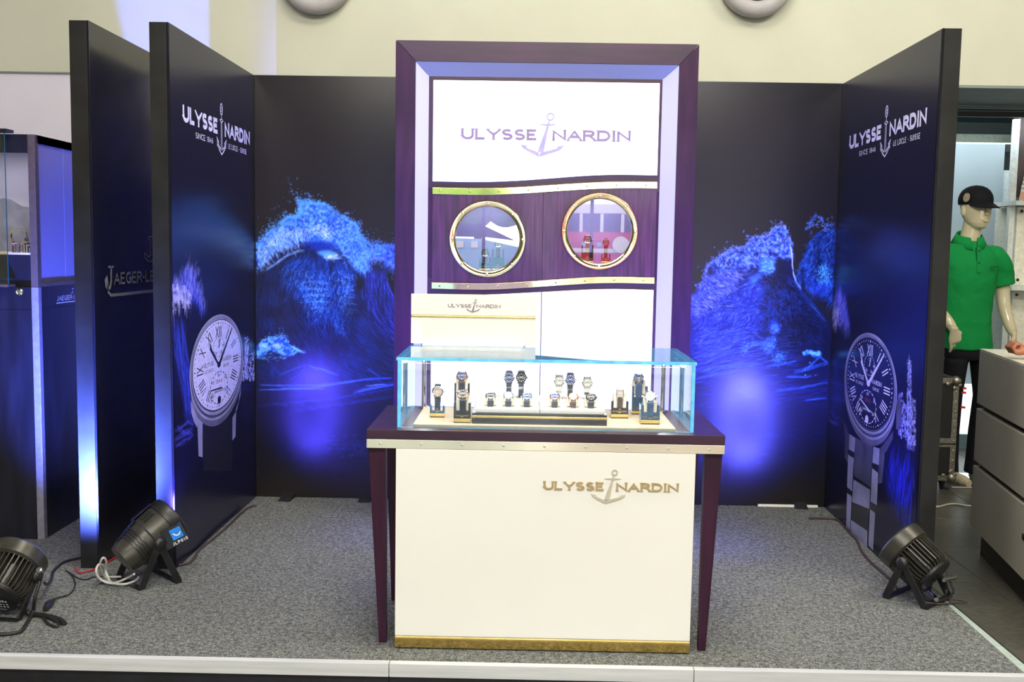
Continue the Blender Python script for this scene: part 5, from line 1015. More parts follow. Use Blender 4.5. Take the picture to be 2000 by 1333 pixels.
mb = MB(); mb.flat(BX(-.07, .03, .040, .062), .0006, rf); mb.build('pink_label', M['label_pink'], p2)
mb = MB(); put_text(mb, 'AR', rf, -.062, .002, .030, .8, .22, 0, .2, .0008, fit=.085, slant=-.35); mb.build('red_lettering', M['label_red'], p2)
mb = MB(); rr = random.Random(3)
for k, (z_, n_, h_) in enumerate(((-.020, 11, .014), (-.036, 10, .008), (-.050, 9, .007))):      # blurred, unreadable print: short strokes
    for i in range(n_): x_ = -.075 + .125 * i / n_; mb.flat(BX(x_, x_ + .004 + .004 * rr.random(), z_, z_ + h_ * (.6 + .4 * rr.random())), .0008, rf)
put_text(mb, 'MADE IN CHINA', rf, -.06, -.066, .006, .8, .2, 0, .3, .0008, fit=.09)
mb.build('label_print', M['ink_white'], p2)['kind'] = 'stuff'
MB().lathe([(.014, 0), (.016, .008), (.010, .022)], 12, Matrix.Translation((-1.862, 3.868, .172)) @ Matrix.Rotation(1.2, 4, 'Y')).build('clamp_knob', M['steel'], p2, smooth=40)

def cable(name, label, pts, r, mat, z=None, cat='cable', sub=6, n=8):
    P_ = []
    for p in pts:
        q = onZ(p[0], p[1], (p[2] if len(p) > 2 else (z if z is not None else r)))
        P_.append(q)
    o = MB().tube(P_, r, n, sub=sub).build(name, M[mat], smooth=60, org=tuple(P_[0])); return tag(o, label, cat)
cable('power_cable', 'black cable curving from the left spotlight behind the far left panel', [(84, 1136, .15), (92, 1142, .05), (100, 1132, .006), (104, 1117, .006), (122, 1100, .006), (140, 1094, .006), (158, 1090, .006)], .006, 'cable_black')
cable('power_cable', 'thick black cable tail in front of the left spotlight', [(28, 1158, .10), (36, 1180, .06), (55, 1198, .012), (90, 1204, .010), (118, 1212, .010), (126, 1219, .008)], .010, 'cable_black')
cable('power_cable', 'black cable looping down to the left edge of the stage', [(78, 1136, .14), (68, 1170, .08), (64, 1196, .02), (50, 1222, .007), (40, 1234, .007), (16, 1239, .007), (-20, 1241, .007)], .007, 'cable_black')
cable('power_cable', 'short black cable loop beside the thick cable tail', [(84, 1208, .006), (96, 1220, .006), (112, 1225, .006), (114, 1217, .008), (100, 1208, .012)], .005, 'cable_black')
cable('thin_cable', 'thin black lead with plug right of the left spotlight', [(96, 1182, .012), (108, 1170, .008), (132, 1163, .004), (144, 1152, .004), (146, 1136, .004), (138, 1122, .004), (129, 1115, .004)], .003, 'cable_black')
o_ = MB().tube([onZ(88, 1190, .012), onZ(96, 1181, .012), onZ(106, 1172, .010)], [.010, .016, .006], 8).build('cable_plug', M['cable_black'], smooth=50, org=tuple(onZ(88, 1190, 0))); tag(o_, 'dark plug at the end of the thin black lead', 'plug')
cable('thin_cable', 'thin black wire between the left panels on the carpet', [(139, 1121, .003), (152, 1130, .003), (168, 1133, .003), (182, 1128, .003), (206, 1126, .003)], .0028, 'cable_black')
tw = []
for i, (x, y) in enumerate(((146, 1108), (150, 1117), (162, 1118), (176, 1115), (190, 1110), (200, 1104), (212, 1097), (226, 1089))): tw.append((x, y, .006))
cable('twisted_wire', 'red twisted wire at the foot of the far left panel', tw, .0034, 'cable_red')
wl = [(262, 1122, .06), (248, 1130, .02), (220, 1140, .01), (196, 1132, .03), (188, 1116, .07), (194, 1103, .09), (206, 1110, .05), (206, 1128, .01), (214, 1138, .008), (240, 1142, .008), (262, 1136, .012), (270, 1128, .015)]
cable('signal_cable', 'white coiled cable behind the smooth grey spotlight', wl, .0052, 'cable_white', sub=8)
cable('signal_cable', 'white cable loop standing up beside the coiled cable', [(236, 1127, .02), (206, 1127, .012), (198, 1116, .05), (196, 1100, .10), (202, 1090, .125), (208, 1098, .10), (206, 1114, .05), (214, 1134, .012), (220, 1141, .008)], .0046, 'cable_white', sub=8)
q0 = onZ(190, 1138, .012); q1 = onZ(206, 1132, .012); o_ = MB().tube([q0, q0 + (q1 - q0) * .9, q1], [.011, .011, .006], 12).build('cable_connector', M['steel'], smooth=40, org=tuple(q0)); tag(o_, 'steel connector lying beside the white coiled cable', 'connector')
cable('floor_cable', 'brown cable along the foot of the left poster panel', [(330, 1106), (352, 1104), (370, 1100), (382, 1088), (388, 1076), (420, 1050), (450, 1024), (470, 1004), (488, 991), (500, 988)], .006, 'cable_brown', .006)
cable('floor_cable', 'brown cable along the foot of the right poster panel', [(1580, 1013), (1605, 1013), (1632, 1015), (1645, 1024), (1660, 1042), (1674, 1056), (1682, 1076), (1700, 1098), (1718, 1114), (1740, 1134), (1752, 1150)], .006, 'cable_brown', .006)
cable('power_cable', 'black cable hanging from the back of the right spotlight', [(1816, 1112, .13), (1821, 1124, .10), (1820, 1140, .06), (1810, 1152, .02), (1798, 1158, .008)], .005, 'cable_black')
cable('power_cable', 'thick black cable loop behind the right spotlight', [(1822, 1100, .16), (1832, 1118, .12), (1846, 1140, .06), (1848, 1160, .02), (1836, 1172, .008), (1815, 1176, .008)], .008, 'cable_black')
cable('power_cable', 'black cable ring around the steel connectors of the right spotlight', [(1838, 1096, .14), (1850, 1120, .10), (1858, 1142, .06), (1862, 1155, .04), (1852, 1168, .02), (1830, 1176, .01), (1810, 1172, .01), (1800, 1160, .015)], .005, 'cable_black')
cable('flat_cable', 'flat brown cable jutting over the right edge of the stage', [(1806, 1178, .008), (1840, 1180, .008), (1872, 1178, .010), (1888, 1177, .012), (1872, 1172, .014), (1850, 1170, .012)], .004, 'cable_brown')
for (a, b, z, lb) in (((1843, 1133), (1866, 1129), .085, 'upper steel connector behind the right spotlight'), ((1816, 1157), (1829, 1172), .03, 'lower steel connector behind the right spotlight')):
    q0, q1 = onZ(*a, z), onZ(*b, z); o_ = MB().tube([q0, q0 + (q1 - q0) * .85, q1], [.011, .011, .009], 12).build('cable_connector', M['steel'], smooth=40, org=tuple(q0)); tag(o_, lb, 'connector')
cable('floor_cable', 'white cable on the dark tiles beside the right poster panel', [(1818, 990), (1835, 990), (1850, 986), (1866, 985), (1885, 988), (1905, 990), (1930, 994)], .006, 'cable_white', FZ + .006)
# ---------------------------------------------------------------- the other watchmaker's showcase at the left edge
sx1, sx0, sy0, sy1, sz = -2.305, -3.35, 4.865, 5.95, 1.943
jl = thing('tall_showcase', 'tall black showcase with glass upper half at the left picture edge', 'showcase', (-2.8, 5.3, 0))
MB().box(sx0, sx1 - .03, sy0 + .004, sy1, .0, 1.118).build('lower_cabinet', M['jl_black'], jl, bevel=.001); MB().box(sx0, sx1 - .03, sy0 + .002, sy1, 1.1195, 1.226).build('name_band', M['jl_black'], jl, bevel=.001)
MB().box(sx1 - .034, sx1, sy0, sy0 + .034, 0, 1.226).build('corner_profile', M['jl_edge_light'], jl, bevel=.003); MB().box(sx1 - .034, sx1, sy0, sy0 + .034, 1.227, sz).build('corner_profile', M['jl_edge'], jl, bevel=.003)
MB().box(sx1 - .03, sx1 - .002, sy0 + .034, sy1, 0, 1.118).build('side_skin', M['jl_black'], jl); MB().box(sx1 - .03, sx1 - .002, sy0 + .034, sy1, 1.1195, 1.226).build('side_band', M['jl_black'], jl)
MB().box(sx0, sx1 - .034, sy0, sy0 + .02, 1.856, sz).build('top_rail', M['jl_black'], jl, bevel=.002); MB().box(sx0, sx1, sy0 + .02, sy1, 1.905, sz).build('roof', M['jl_black'], jl); MB().box(sx1 - .03, sx1, sy0 + .034, sy1, 1.905, sz - .001).build('side_rail', M['jl_edge'], jl); MB().box(sx1 - .03, sx1, sy0 + .034, sy1, 1.227, 1.245).build('side_sill', M['jl_edge'], jl)
M['jl_side'] = pm('pale_lacquered_side', (.26, .24, .42), .3, scale=3, vary=.05)
MB().box(sx1 - .022, sx1 - .008, sy0 + .034, 5.178, 1.245, 1.905).build('side_panel', M['jl_side'], jl); MB().box(sx1 - .022, sx1 - .008, 5.182, sy1, 1.245, 1.905).build('side_panel', M['jl_side'], jl)
MB().box(sx0, sx1 - .034, 5.30, 5.33, 1.227, 1.905).build('backdrop', M['jl_back'], jl); MB().box(sx0, sx1 - .036, sy0 + .03, 5.30, 1.227, 1.378).build('display_plinth', M['jl_black'], jl); MB().box(sx0, sx1 - .036, sy0 + .028, 5.30, 1.379, 1.388).build('plinth_top', M['beige'], jl)
rr = random.Random(5); hx = [sx0 + (sx1 - .034 - sx0) * i / 60 for i in range(61)]; ht = [1.648 + .02 * math.sin(i * .5) - .018 * (i / 60) + .008 * rr.random() for i in range(61)]
MB().prism([(sx0, 1.39)] + list(zip(hx, ht)) + [(sx1 - .034, 1.39)], .0005, .0015, XZ(5.30)).build('hill_print', M['jl_hill'], jl)
for x, y in ((-2.41, 5.0), (-2.52, 5.12), (-2.36, 5.15)):
    MB().lathe([(.016, 0), (.016, .006)], 16, Matrix.Translation((x, y, 1.898))).build('downlight', M['shop_light'], jl); 
lamp('tall_showcase_led', 'AREA', (-2.6, 5.05, 1.89), (-2.6, 5.1, 1.3), 1.4, (.92, .92, 1.0), .5, .1)
gdm = MB().box(-3.3, -2.4135, 4.795, 4.805, 1.24, 1.945); gdm.m = [0, 0, 0, 1, 0, 1]; gdm.build('sliding_door', [M['pane'], M['green_glass']], jl)
MB().box(-3.3, -2.412, 4.79, 4.862, 1.228, 1.2395).build('door_track', M['jl_edge'], jl); MB().box(-3.3, -2.40, 4.79, 4.862, 1.9455, 1.96).build('door_track', M['jl_black'], jl)
lk = MB().lathe([(.017, 0), (.017, .005), (.012, .008), (.008, .006), (.002, .007)], 20, Matrix.Translation((-2.395, sy0 + .002, 1.203)) @ Matrix.Rotation(math.pi / 2, 4, 'X')).build('lock', M['chrome'], jl, smooth=40)
PS = Plane((sx1 - .002, sy0, 0), (0, 1, 0)); mb = MB(); put_text(mb, 'JAEGER-LECOULTRE', PS.fr, .195, 1.150, .024, .7, .15, .1, .12, .0012, fit=.46); mb.flat([(.19, 1.138), (.62, 1.138), (.62, 1.142), (.19, 1.142)], .0012, PS.fr)
for s_ in (-1, 1):
    L_, R_ = outline([(.40 + s_ * .01, 1.205), (.40 + s_ * .03, 1.205), (.40 + s_ * .022, 1.185), (.40 + s_ * .045, 1.182)], .003)
    for i in range(len(L_) - 1): mb.flat([tuple(q) for q in (L_[i], L_[i + 1], R_[i + 1], R_[i])][::-1], .0012, PS.fr)
mb.build('wordmark_print', M['ink_white'], jl)['kind'] = 'stuff'
t = thing('wristwatch', 'steel bracelet watch held in a ring in the left showcase', 'watch', (-2.425, 4.98, 1.389)); cw = (-2.448, 4.98, 1.468); Mw = Matrix.Translation(cw) @ Matrix.Rotation(math.pi / 2, 4, 'X')
MB().lathe([(.036, -.008), (.040, -.008), (.040, .008), (.036, .008)], 36, Mw, closed=True).build('bracelet', M['brass_pale'], t, smooth=40)
MB().lathe([(.016, 0), (.017, .006), (.013, .009)], 24, Matrix.Translation((cw[0] + .034, cw[1], cw[2] - .018)) @ Matrix.Rotation(1.9, 4, 'Y')).build('case', M['steel'], t, smooth=40); MB().tube([(cw[0] - .008, cw[1], 1.389), (cw[0] - .006, cw[1], cw[2] - .038)], .012, 10).build('foot', M['acrylic'], t, smooth=40)
for i, (x, y, w_, h_, lb) in enumerate(((-2.447, 4.94, .03, .055, 'clear acrylic block under the ring watch'), (-2.405, 4.95, .022, .038, 'small bright acrylic block left of the showcase corner'), (-2.372, 4.95, .020, .034, 'small acrylic block nearest the showcase corner'))):
    o_ = MB().box(x - w_ / 2, x + w_ / 2, y, y + w_, 1.3885, 1.3885 + h_).build('acrylic_block', M['acrylic'], bevel=.001, org=(x, y, 1.3885)); tag(o_, lb, 'block', 'acrylic blocks in the left showcase')
t = thing('watch_box', 'small black and white striped display box in the left showcase', 'box', (-2.41, 5.03, 1.389))
for k in range(4): q = .008 * k; MB().box(-2.445 + q, -2.375 - q, 5.03 - .002 * k, 5.05, 1.389, 1.435 - q).build('nested_panel', M['ink_black'] if k % 2 == 0 else M['ink_white'], t)
# ---------------------------------------------------------------- shop beyond the opening on the right
struct(MB().box(1.9, 6.5, 9.3, 9.4, FZ, 3.2).build('wall_shop_back', M['shop_grey']))
sc_ = struct(MB().box(1.9, 6.5, 7.0705, 9.3, 2.62, 2.7).build('ceiling_shop', M['shop_teal']))
MB().box(1.9, 6.5, 7.071, 7.11, 2.38, 2.415).build('track_rail', M['shop_dark'], sc_); MB().box(1.9, 6.5, 7.071, 7.10, 2.42, 2.43).build('track_rail', M['shop_dark'], sc_); MB().box(1.9, 6.5, 7.071, 7.10, 2.435, 2.442).build('track_rail', M['soffit'], sc_); MB().box(1.9, 6.5, 7.071, 7.2, 2.445, 2.619).build('track_boxing', M['shop_teal'], sc_)
MB().box(1.9, 6.5, 8.7, 9.29, 2.34, 2.45).build('cream_bulkhead', M['shop_cream'], sc_)
struct(MB().box(1.95, 2.0, 6.61, 9.3, FZ, 2.455).build('wall_shop_left', M['shop_grey']))
for x0, x1, y_, lb in ((3.30, 3.93, 8.6, 'tall grey partition behind the mannequin head'), (4.00, 4.9, 8.4, 'tall grey partition right of the pale light strip')):
    t = thing('partition', lb, 'partition', ((x0 + x1) / 2, y_, FZ), 'grey shop partitions'); MB().box(x0, x1, y_, y_ + .06, FZ + .02, 2.36 if x0 < 3.9 else 2.40).build('board', M['shop_grey'], t, bevel=.003); MB().box(x0, x1, y_ - .01, y_ + .07, FZ, FZ + .02).build('base', M['shop_dark'], t)
t = thing('light_strip', 'pale vertical light strip between the grey partitions', 'lamp', (3.965, 8.62, FZ)); MB().box(3.935, 3.992, 8.62, 8.66, FZ, 2.15).build('diffuser', M['shop_white'], t); MB().box(3.935, 3.992, 8.60, 8.66, 2.30, 2.36).build('end_cap', M['shop_dark'], t)
t = thing('illuminated_board', 'bright white illuminated board behind the mannequin legs', 'lamp', (3.55, 8.2, FZ)); MB().box(3.30, 4.0, 8.2, 8.24, .02, .42).build('diffuser', M['shop_light'], t); MB().box(3.28, 4.02, 8.19, 8.25, FZ, .018).build('base', M['shop_teal'], t)
sh = thing('shop_shelf', 'white shelf unit with brown side at the right picture edge', 'shelf', (3.8, 7.35, FZ))
MB().box(3.402, 3.44, 7.32, 7.36, FZ, 2.40).build('front_post', M['shop_white'], sh); MB().box(3.44, 4.5, 7.345, 7.36, 1.86, 2.42).build('upper_board', M['shop_brown'], sh); MB().box(3.80, 4.5, 7.85, 7.9, FZ, 2.42).build('back_board', M['shop_brown'], sh)
for z in (1.80, 1.21, .55): MB().box(3.39, 4.5, 7.20, 7.62, z, z + .03).build('shelf_board', M['shop_white'], sh)
for z0, z1, lb in ((1.24, 1.795, 'cream panel box with black bolts on the middle shelf'), (.58, 1.205, 'cream panel box with black bolts on the lower shelf')):
    t = thing('panel_box', lb, 'box', (3.8, 7.4, z0)); MB().box(3.475, 4.1, 7.36, 7.7, z0 + .001, z1).build('box_body', M['drawer_top'], t, bevel=.004)
    for x, z in ((3.505, z1 - .03), (3.505, z0 + .04)): MB().lathe([(.011, 0), (.011, .004), (.006, .006)], 14, Matrix.Translation((x, 7.36, z)) @ Matrix.Rotation(math.pi / 2, 4, 'X')).build('bolt', M['ink_black'], t, smooth=40)
t = thing('ornament', 'cream ornament with peach foot on the top shelf', 'ornament', (3.50, 7.24, 1.83)); Mo = Matrix.Translation((3.505, 7.27, 1.831))
MB().lathe([(.055, 0), (.058, .03), (.054, .062)], 24, Mo).build('peach_foot', M['peach'], t, smooth=40); MB().lathe([(.054, .0625), (.050, .10), (.042, .14), (.036, .19), (.022, .225), (.006, .23)], 24, Mo).build('body', M['cream'], t, smooth=40)
for k in range(3): MB().lathe([(.0525 - .004 * k, .085 + .03 * k), (.0535 - .004 * k, .087 + .03 * k), (.0525 - .004 * k, .089 + .03 * k), (.05 - .004 * k, .087 + .03 * k)], 24, Mo, closed=True).build('dark_line', M['ink_black'], t)

# taupe drawer cabinet
dv = Vector((-.17, -.985, 0)).normalized(); dn = Vector((.985, -.17, 0)).normalized(); d0_ = Vector((2.352, 5.289, 0))
fd = lambda a, b, c: d0_ + dv * a + dn * b + Vector((0, 0, c))
def dbox(a0, a1, b0, b1, z0, z1): return MB().hexa([tuple(fd(a, b, z)) for z in (z0, z1) for a, b in ((a0, b0), (a1, b0), (a1, b1), (a0, b1))])
dr = thing('drawer_cabinet', 'taupe drawer cabinet with white top beside the stage', 'cabinet', tuple(fd(.6, .3, FZ)))
dbox(.02, 1.4, .05, .42, FZ, .046).build('plinth', M['drawer_dark'], dr); dbox(.0, 1.42, .03, .44, .047, .955).build('carcass', M['drawer_dark'], dr); dbox(-.002, 1.43, -.002, .45, .956, .972).build('top_board', M['drawer_top'], dr, bevel=.002)
for z0, z1 in ((.047, .366), (.392, .664), (.690, .9545)):
    d_ = dbox(.0, 1.425, -.004, .029, z0, z1).build('drawer_front', M['drawer'], dr, bevel=.004); dbox(.002, 1.42, .0, .006, z1 - .008, z1 - .001).build('light_edge', M['drawer_top'], d_); dbox(.87, .93, -.007, -.0045, z0 + .17, z0 + .195).build('catch', M['drawer_dark'], d_)

# flight case behind the right panel
fx0, fx1, fy0, fy1, fz0, fz1 = 2.18, 2.855, 6.70, 6.94, -.035, .648
fc = thing('flight_case', 'black flight case with aluminium edges behind the right poster panel', 'case', (2.5, 6.95, FZ))
MB().box(fx0 + .006, fx1 - .006, fy0 + .006, fy1 - .006, fz0 + .006, fz1 - .006).build('body', M['case_black'], fc)
for a in ((fx0, fx1, fy0, fy0 + .036, fz1 - .036, fz1), (fx0, fx1, fy0, fy0 + .036, fz0, fz0 + .036), (fx0, fx1, fy0 - .001, fy0 + .02, .19, .25), (fx0, fx1, fy0 - .001, fy0 + .02, .205, .218), (fx1 - .036, fx1, fy0, fy0 + .036, fz0 + .036, fz1 - .036), (fx0, fx0 + .036, fy0, fy0 + .036, fz0 + .036, fz1 - .036), (fx1 - .036, fx1, fy0 + .036, fy1, fz1 - .036, fz1), (fx1 - .036, fx1, fy0 + .036, fy1, fz0, fz0 + .036)): MB().box(*a).build('edge_profile', M['case_alu'], fc, bevel=.003)
for z in (fz0 + .02, fz1 - .02): 
    c_ = MB().ball((fx1 - .018, fy0 + .012, z), .034, 14).build('corner_ball', M['case_alu'], fc, smooth=40)
    for a in (0, 2.1, 4.2): MB().lathe([(.012, 0), (.012, .006), (.006, .009)], 10, Matrix.Translation((fx1 - .035 + .045 * math.cos(a + .6), fy0 - .002, z + (.045 if z < .2 else -.045) * abs(math.sin(a + .6)))) @ Matrix.Rotation(math.pi / 2, 4, 'X')).build('rivet_plate', M['case_alu'], c_, smooth=40)
for i in range(9): MB().lathe([(.006, 0), (.005, .003), (.002, .004)], 8, Matrix.Translation((fx1 - .018, fy0, .04 + .065 * i)) @ Matrix.Rotation(math.pi / 2, 4, 'X')).build('rivet', M['steel'], fc, smooth=40)
for x in (fx0 + .08, fx1 - .06): MB().lathe([(.010, 0), (.014, .02), (.024, .055), (.028, .065)], 14, Matrix.Translation((x, fy0 + .05, FZ))).build('caster', M['ink_black'], fc, smooth=40)

# ---------------------------------------------------------------- figures: one continuous remeshed body each
def loft_ellipses(mb, rows, n=24, M_=None):
    """rows: (cx, cy, z, half width, half depth)"""
    mb.loft([[(cx + a * math.cos(2 * math.pi * j / n), cy + b * math.sin(2 * math.pi * j / n), z) for j in range(n)] for cx, cy, z, a, b in rows], True, M_)
def head_mesh(mb, H):
    """head facing -Y in matrix H, chin at z=0, crown z=.225"""
    rows = [(0, -.045, .000, .022, .022), (0, -.040, .012, .042, .042), (0, -.028, .035, .058, .066), (0, -.012, .065, .067, .088), (0, -.004, .095, .072, .096), (0, .000, .125, .075, .099), (0, .004, .155, .076, .099), (0, .008, .18, .071, .092), (0, .01, .205, .055, .072), (0, .012, .220, .030, .040), (0, .012, .226, .008, .01)]
    loft_ellipses(mb, rows, 28, H)
    mb.loft([[(a * math.cos(t) * w_, y + 0 * t, z + 0 * t) for t, y in ((math.pi, -.088 + o), (math.pi * .75, -.098 - p + o), (math.pi / 2, -.104 - p + o), (math.pi / 4, -.098 - p + o), (0, -.088 + o), (-math.pi / 2, -.07 + o))] for a, w_, p, z, o in ((.006, 1.4, .0, .128, 0), (.008, 1.2, .006, .112, 0), (.011, 1.2, .014, .092, 0), (.013, 1.2, .018, .083, 0), (.012, 1.2, .004, .076, 0))], True, H)     # nose
    for s in (-1, 1):
        mb.ball((s * .075, .008, .105), (.010, .020, .032), 10, H, k=6)                   # ear
        mb.ball((s * .031, -.090, .130), (.020, .010, .007), 10, H, k=5)                  # brow
        mb.ball((s * .029, -.087, .113), (.014, .011, .006), 10, H, k=5)                  # eye
    mb.ball((0, -.096, .055), (.024, .010, .0052), 10, H, k=6); mb.ball((0, -.095, .045), (.020, .010, .0056), 10, H, k=6)   # lips
def hand_mesh(mb, Hm, curl=.25, s=1.0, thumb=1):
    """hand hanging along -Z from the wrist at the origin, palm facing +Y*thumb side"""
    mb.loft([[(a * math.cos(2 * math.pi * j / 14), b * math.sin(2 * math.pi * j / 14) + y, z) for j in range(14)] for a, b, y, z in ((.026 * s, .019 * s, 0, .01), (.030 * s, .017 * s, 0, -.02), (.041 * s, .016 * s, 0, -.06), (.043 * s, .015 * s, 0, -.085), (.036 * s, .010 * s, 0, -.098))], True, Hm)
    for k, (x, l) in enumerate(((-.030, .062), (-.010, .074), (.010, .078), (.030, .068))):
        p = Vector((x * s, 0, -.088 * s)); a = .10 + curl * .3; pts = [p + Vector((0, 0, .02))]
        for q in (.45, .32, .23): pts.append(pts[-1] + Vector((x * .10 * s, math.sin(a) * l * q * s, -math.cos(a) * l * q * s)) + (Vector((0, 0, -.02)) if q == .45 else Vector())); a += curl
        mb.tube(pts, [.0105 * s, .0100 * s, .0092 * s, .0078 * s], 10, Hm)
    th = [Vector((thumb * .022 * s, .0, -.022 * s)), Vector((thumb * .048 * s, .012, -.050 * s)), Vector((thumb * .056 * s, .022, -.076 * s)), Vector((thumb * .053 * s, .032, -.098 * s))]
    mb.tube(th, [.013 * s, .0125 * s, .0108 * s, .0085 * s], 10, Hm)
def remesh(o, vox, it=4):
    r = o.modifiers.new('remesh', 'REMESH'); r.mode = 'VOXEL'; r.voxel_size = vox; r.use_smooth_shade = True
    s = o.modifiers.new('soften', 'SMOOTH'); s.factor = .5; s.iterations = it
    return o
# mannequin in the green polo shirt
mq = thing('mannequin', 'cream mannequin in green polo shirt, black cap and black trousers', 'mannequin', (3.02, 6.97, FZ))
YB = 6.97; cx0 = 2.995; b_ = MB()
Hd = Matrix.Translation((3.005, YB - .02, 1.622)) @ Matrix.Rotation(.20, 4, 'Z') @ Matrix.Diagonal((1.18, 1.14, 1.16, 1)); head_mesh(b_, Hd)
loft_ellipses(b_, [(2.985, YB + .02, 1.44, .10, .085), (2.980, YB + .01, 1.49, .070, .068), (2.983, YB + .0, 1.56, .066, .066), (2.992, YB - .005, 1.62, .062, .068), (3.0, YB - .005, 1.70, .056, .066)], 22)
ARMS = {1: [(3.175, YB + .02, 1.46), (3.225, YB + .03, 1.30), (3.245, YB + .02, 1.13), (3.272, YB - .03, .98), (3.292, YB - .045, .93)], -1: [(2.80, YB + .02, 1.46), (2.765, YB + .03, 1.30), (2.765, YB + .01, 1.13), (2.835, YB - .08, 1.01), (2.865, YB - .11, .955)]}
for s, L in ARMS.items(): b_.tube(L, [.060, .052, .045, .036, .027], 16, sub=4)
hand_mesh(b_, Matrix.Translation((3.294, YB - .047, .93)) @ Matrix.Rotation(-.12, 4, 'Y') @ Matrix.Rotation(1.1, 4, 'Z'), .28, 1.08, -1)
hand_mesh(b_, Matrix.Translation((2.866, YB - .112, .955)) @ Matrix.Rotation(-.30, 4, 'Y') @ Matrix.Rotation(.25, 4, 'X'), .18, 1.1, 1)
loft_ellipses(b_, [(3.02, YB, .79, .10, .07), (3.0, YB, .95, .11, .075), (2.99, YB, 1.2, .13, .085), (2.987, YB, 1.40, .165, .085), (2.985, YB, 1.48, .11, .07)], 22); b_.tube([(2.80, YB + .02, 1.45), (3.175, YB + .02, 1.45)], .045, 12)
for s, (fx, fy) in ((-1, (2.925, YB + .02)), (1, (3.135, YB + .06))): 
    b_.tube([(3.03 + s * .06, YB, .82), (3.03 + s * .09, YB, .70), (fx, fy, .25), (fx, fy, .08)], [.045, .05, .045, .04], 12)
    b_.tube([(fx, fy, .10), (fx, fy, FZ + .07)], .042, 12); b_.tube([(fx, fy + .03, FZ + .04), (fx + .03, fy - .06, FZ + .04), (fx + .06, fy - .15, FZ + .03), (fx + .075, fy - .19, FZ + .026)], [.040, .042, .040, .026], 12, sx=1.0)
remesh(b_.build('body', M['skin_gloss'], mq), .0038, 2)
for c_, a_ in (((3.283, YB - .038, .955), .031), ((2.852, YB - .097, .98), .033)): MB().lathe([(a_, -.0008), (a_ + .0015, -.0008), (a_ + .0015, .0008), (a_, .0008)], 20, Matrix.Translation(c_), closed=True).build('wrist_joint', M['ink_black'], mq)
# polo shirt
st_ = MB(); rows = [(3.005, YB, .815, .168, .118), (3.003, YB, .83, .170, .120), (2.998, YB, .93, .166, .118), (2.990, YB, 1.05, .163, .116), (2.987, YB, 1.18, .172, .122), (2.987, YB, 1.30, .188, .128), (2.987, YB, 1.38, .197, .125), (2.987, YB + .005, 1.44, .192, .112), (2.986, YB + .01, 1.49, .165, .095), (2.985, YB + .012, 1.525, .115, .084), (2.984, YB + .012, 1.555, .080, .074)]
loft_ellipses(st_, rows, 40)
for s, L in ARMS.items(): st_.tube([(L[0][0] - s * .10, L[0][1] - .01, 1.475), (L[0][0] - s * .02, L[0][1] - .01, 1.445), (L[0][0] + s * .03, L[0][1], 1.385), L[1], (L[1][0] + s * .014, L[1][1], 1.245)], [.050, .072, .082, .078, .080], 20, sub=4)
so = remesh(st_.build('polo_shirt', M['green'], mq), .009, 8); dm = so.modifiers.new('folds', 'DISPLACE'); tx_ = bpy.data.textures.new('cloth_folds', 'CLOUDS'); tx_.noise_scale = .11; dm.texture = tx_; dm.strength = .018; dm.mid_level = .5
col_ = MB()
rim = [(2.985 + .082 * math.cos(a), YB + .008 + .080 * math.sin(a), 1.590 + .026 * math.sin(a)) for a in [math.radians(-90 + 16 + 328 * i / 40) for i in range(41)]]
fall = [(2.985 + (.108 + .010 * abs(math.cos(a))) * math.cos(a), YB + .008 + .104 * math.sin(a), 1.520 + .036 * math.sin(a)) for a in [math.radians(-90 + 8 + 344 * i / 40) for i in range(41)]]
col_.add(rim + fall, [(i, i + 1, 42 + i, 41 + i) for i in range(40)]); cl = col_.build('collar', M['green'], mq, smooth=60); cs_ = cl.modifiers.new('thick', 'SOLIDIFY'); cs_.thickness = .006
MB().hexa([(2.988,YB-.124,1.335),(3.016,YB-.124,1.335),(3.012,YB-.090,1.50),(2.988,YB-.090,1.50),(2.988,YB-.136,1.335),(3.016,YB-.136,1.335),(3.012,YB-.112,1.50),(2.988,YB-.112,1.50)]).build('placket', M['green'], mq, bevel=.002)
for z, y in ((1.478, YB - .116), (1.40, YB - .127)): MB().lathe([(.006, 0), (.006, .002), (.003, .003)], 12, Matrix.Translation((3.0, y, z)) @ Matrix.Rotation(math.pi / 2, 4, 'X')).build('button', M['ink_black'], mq, smooth=40)
MB().box(3.08, 3.125, YB - .128, YB - .120, 1.374, 1.3775).build('chest_embroidery', M['ink_black'], mq)
# trousers
tr_ = MB(); loft_ellipses(tr_, [(3.02, YB, .745, .150, .100), (3.01, YB, .78, .160, .110), (3.003, YB, .86, .155, .108)], 30)
for s, (fx, fy) in ((-1, (2.925, YB + .02)), (1, (3.135, YB + .05))):
    loft_ellipses(tr_, [(fx, fy, FZ + .055, .076, .085), (fx, fy, .06, .068, .080), (fx + .0, fy - .005, .25, .063, .076), (fx, YB, .50, .062, .085), (3.025 + s * .088, YB, .74, .075, .100)], 24)
remesh(tr_.build('trousers', M['black_cloth'], mq), .010, 6)
for z_ in (.55, .52, .42): MB().box(2.955, 2.988, YB - .075, YB - .045, z_, z_ + .012).build('trouser_print', M['label_red'], mq)
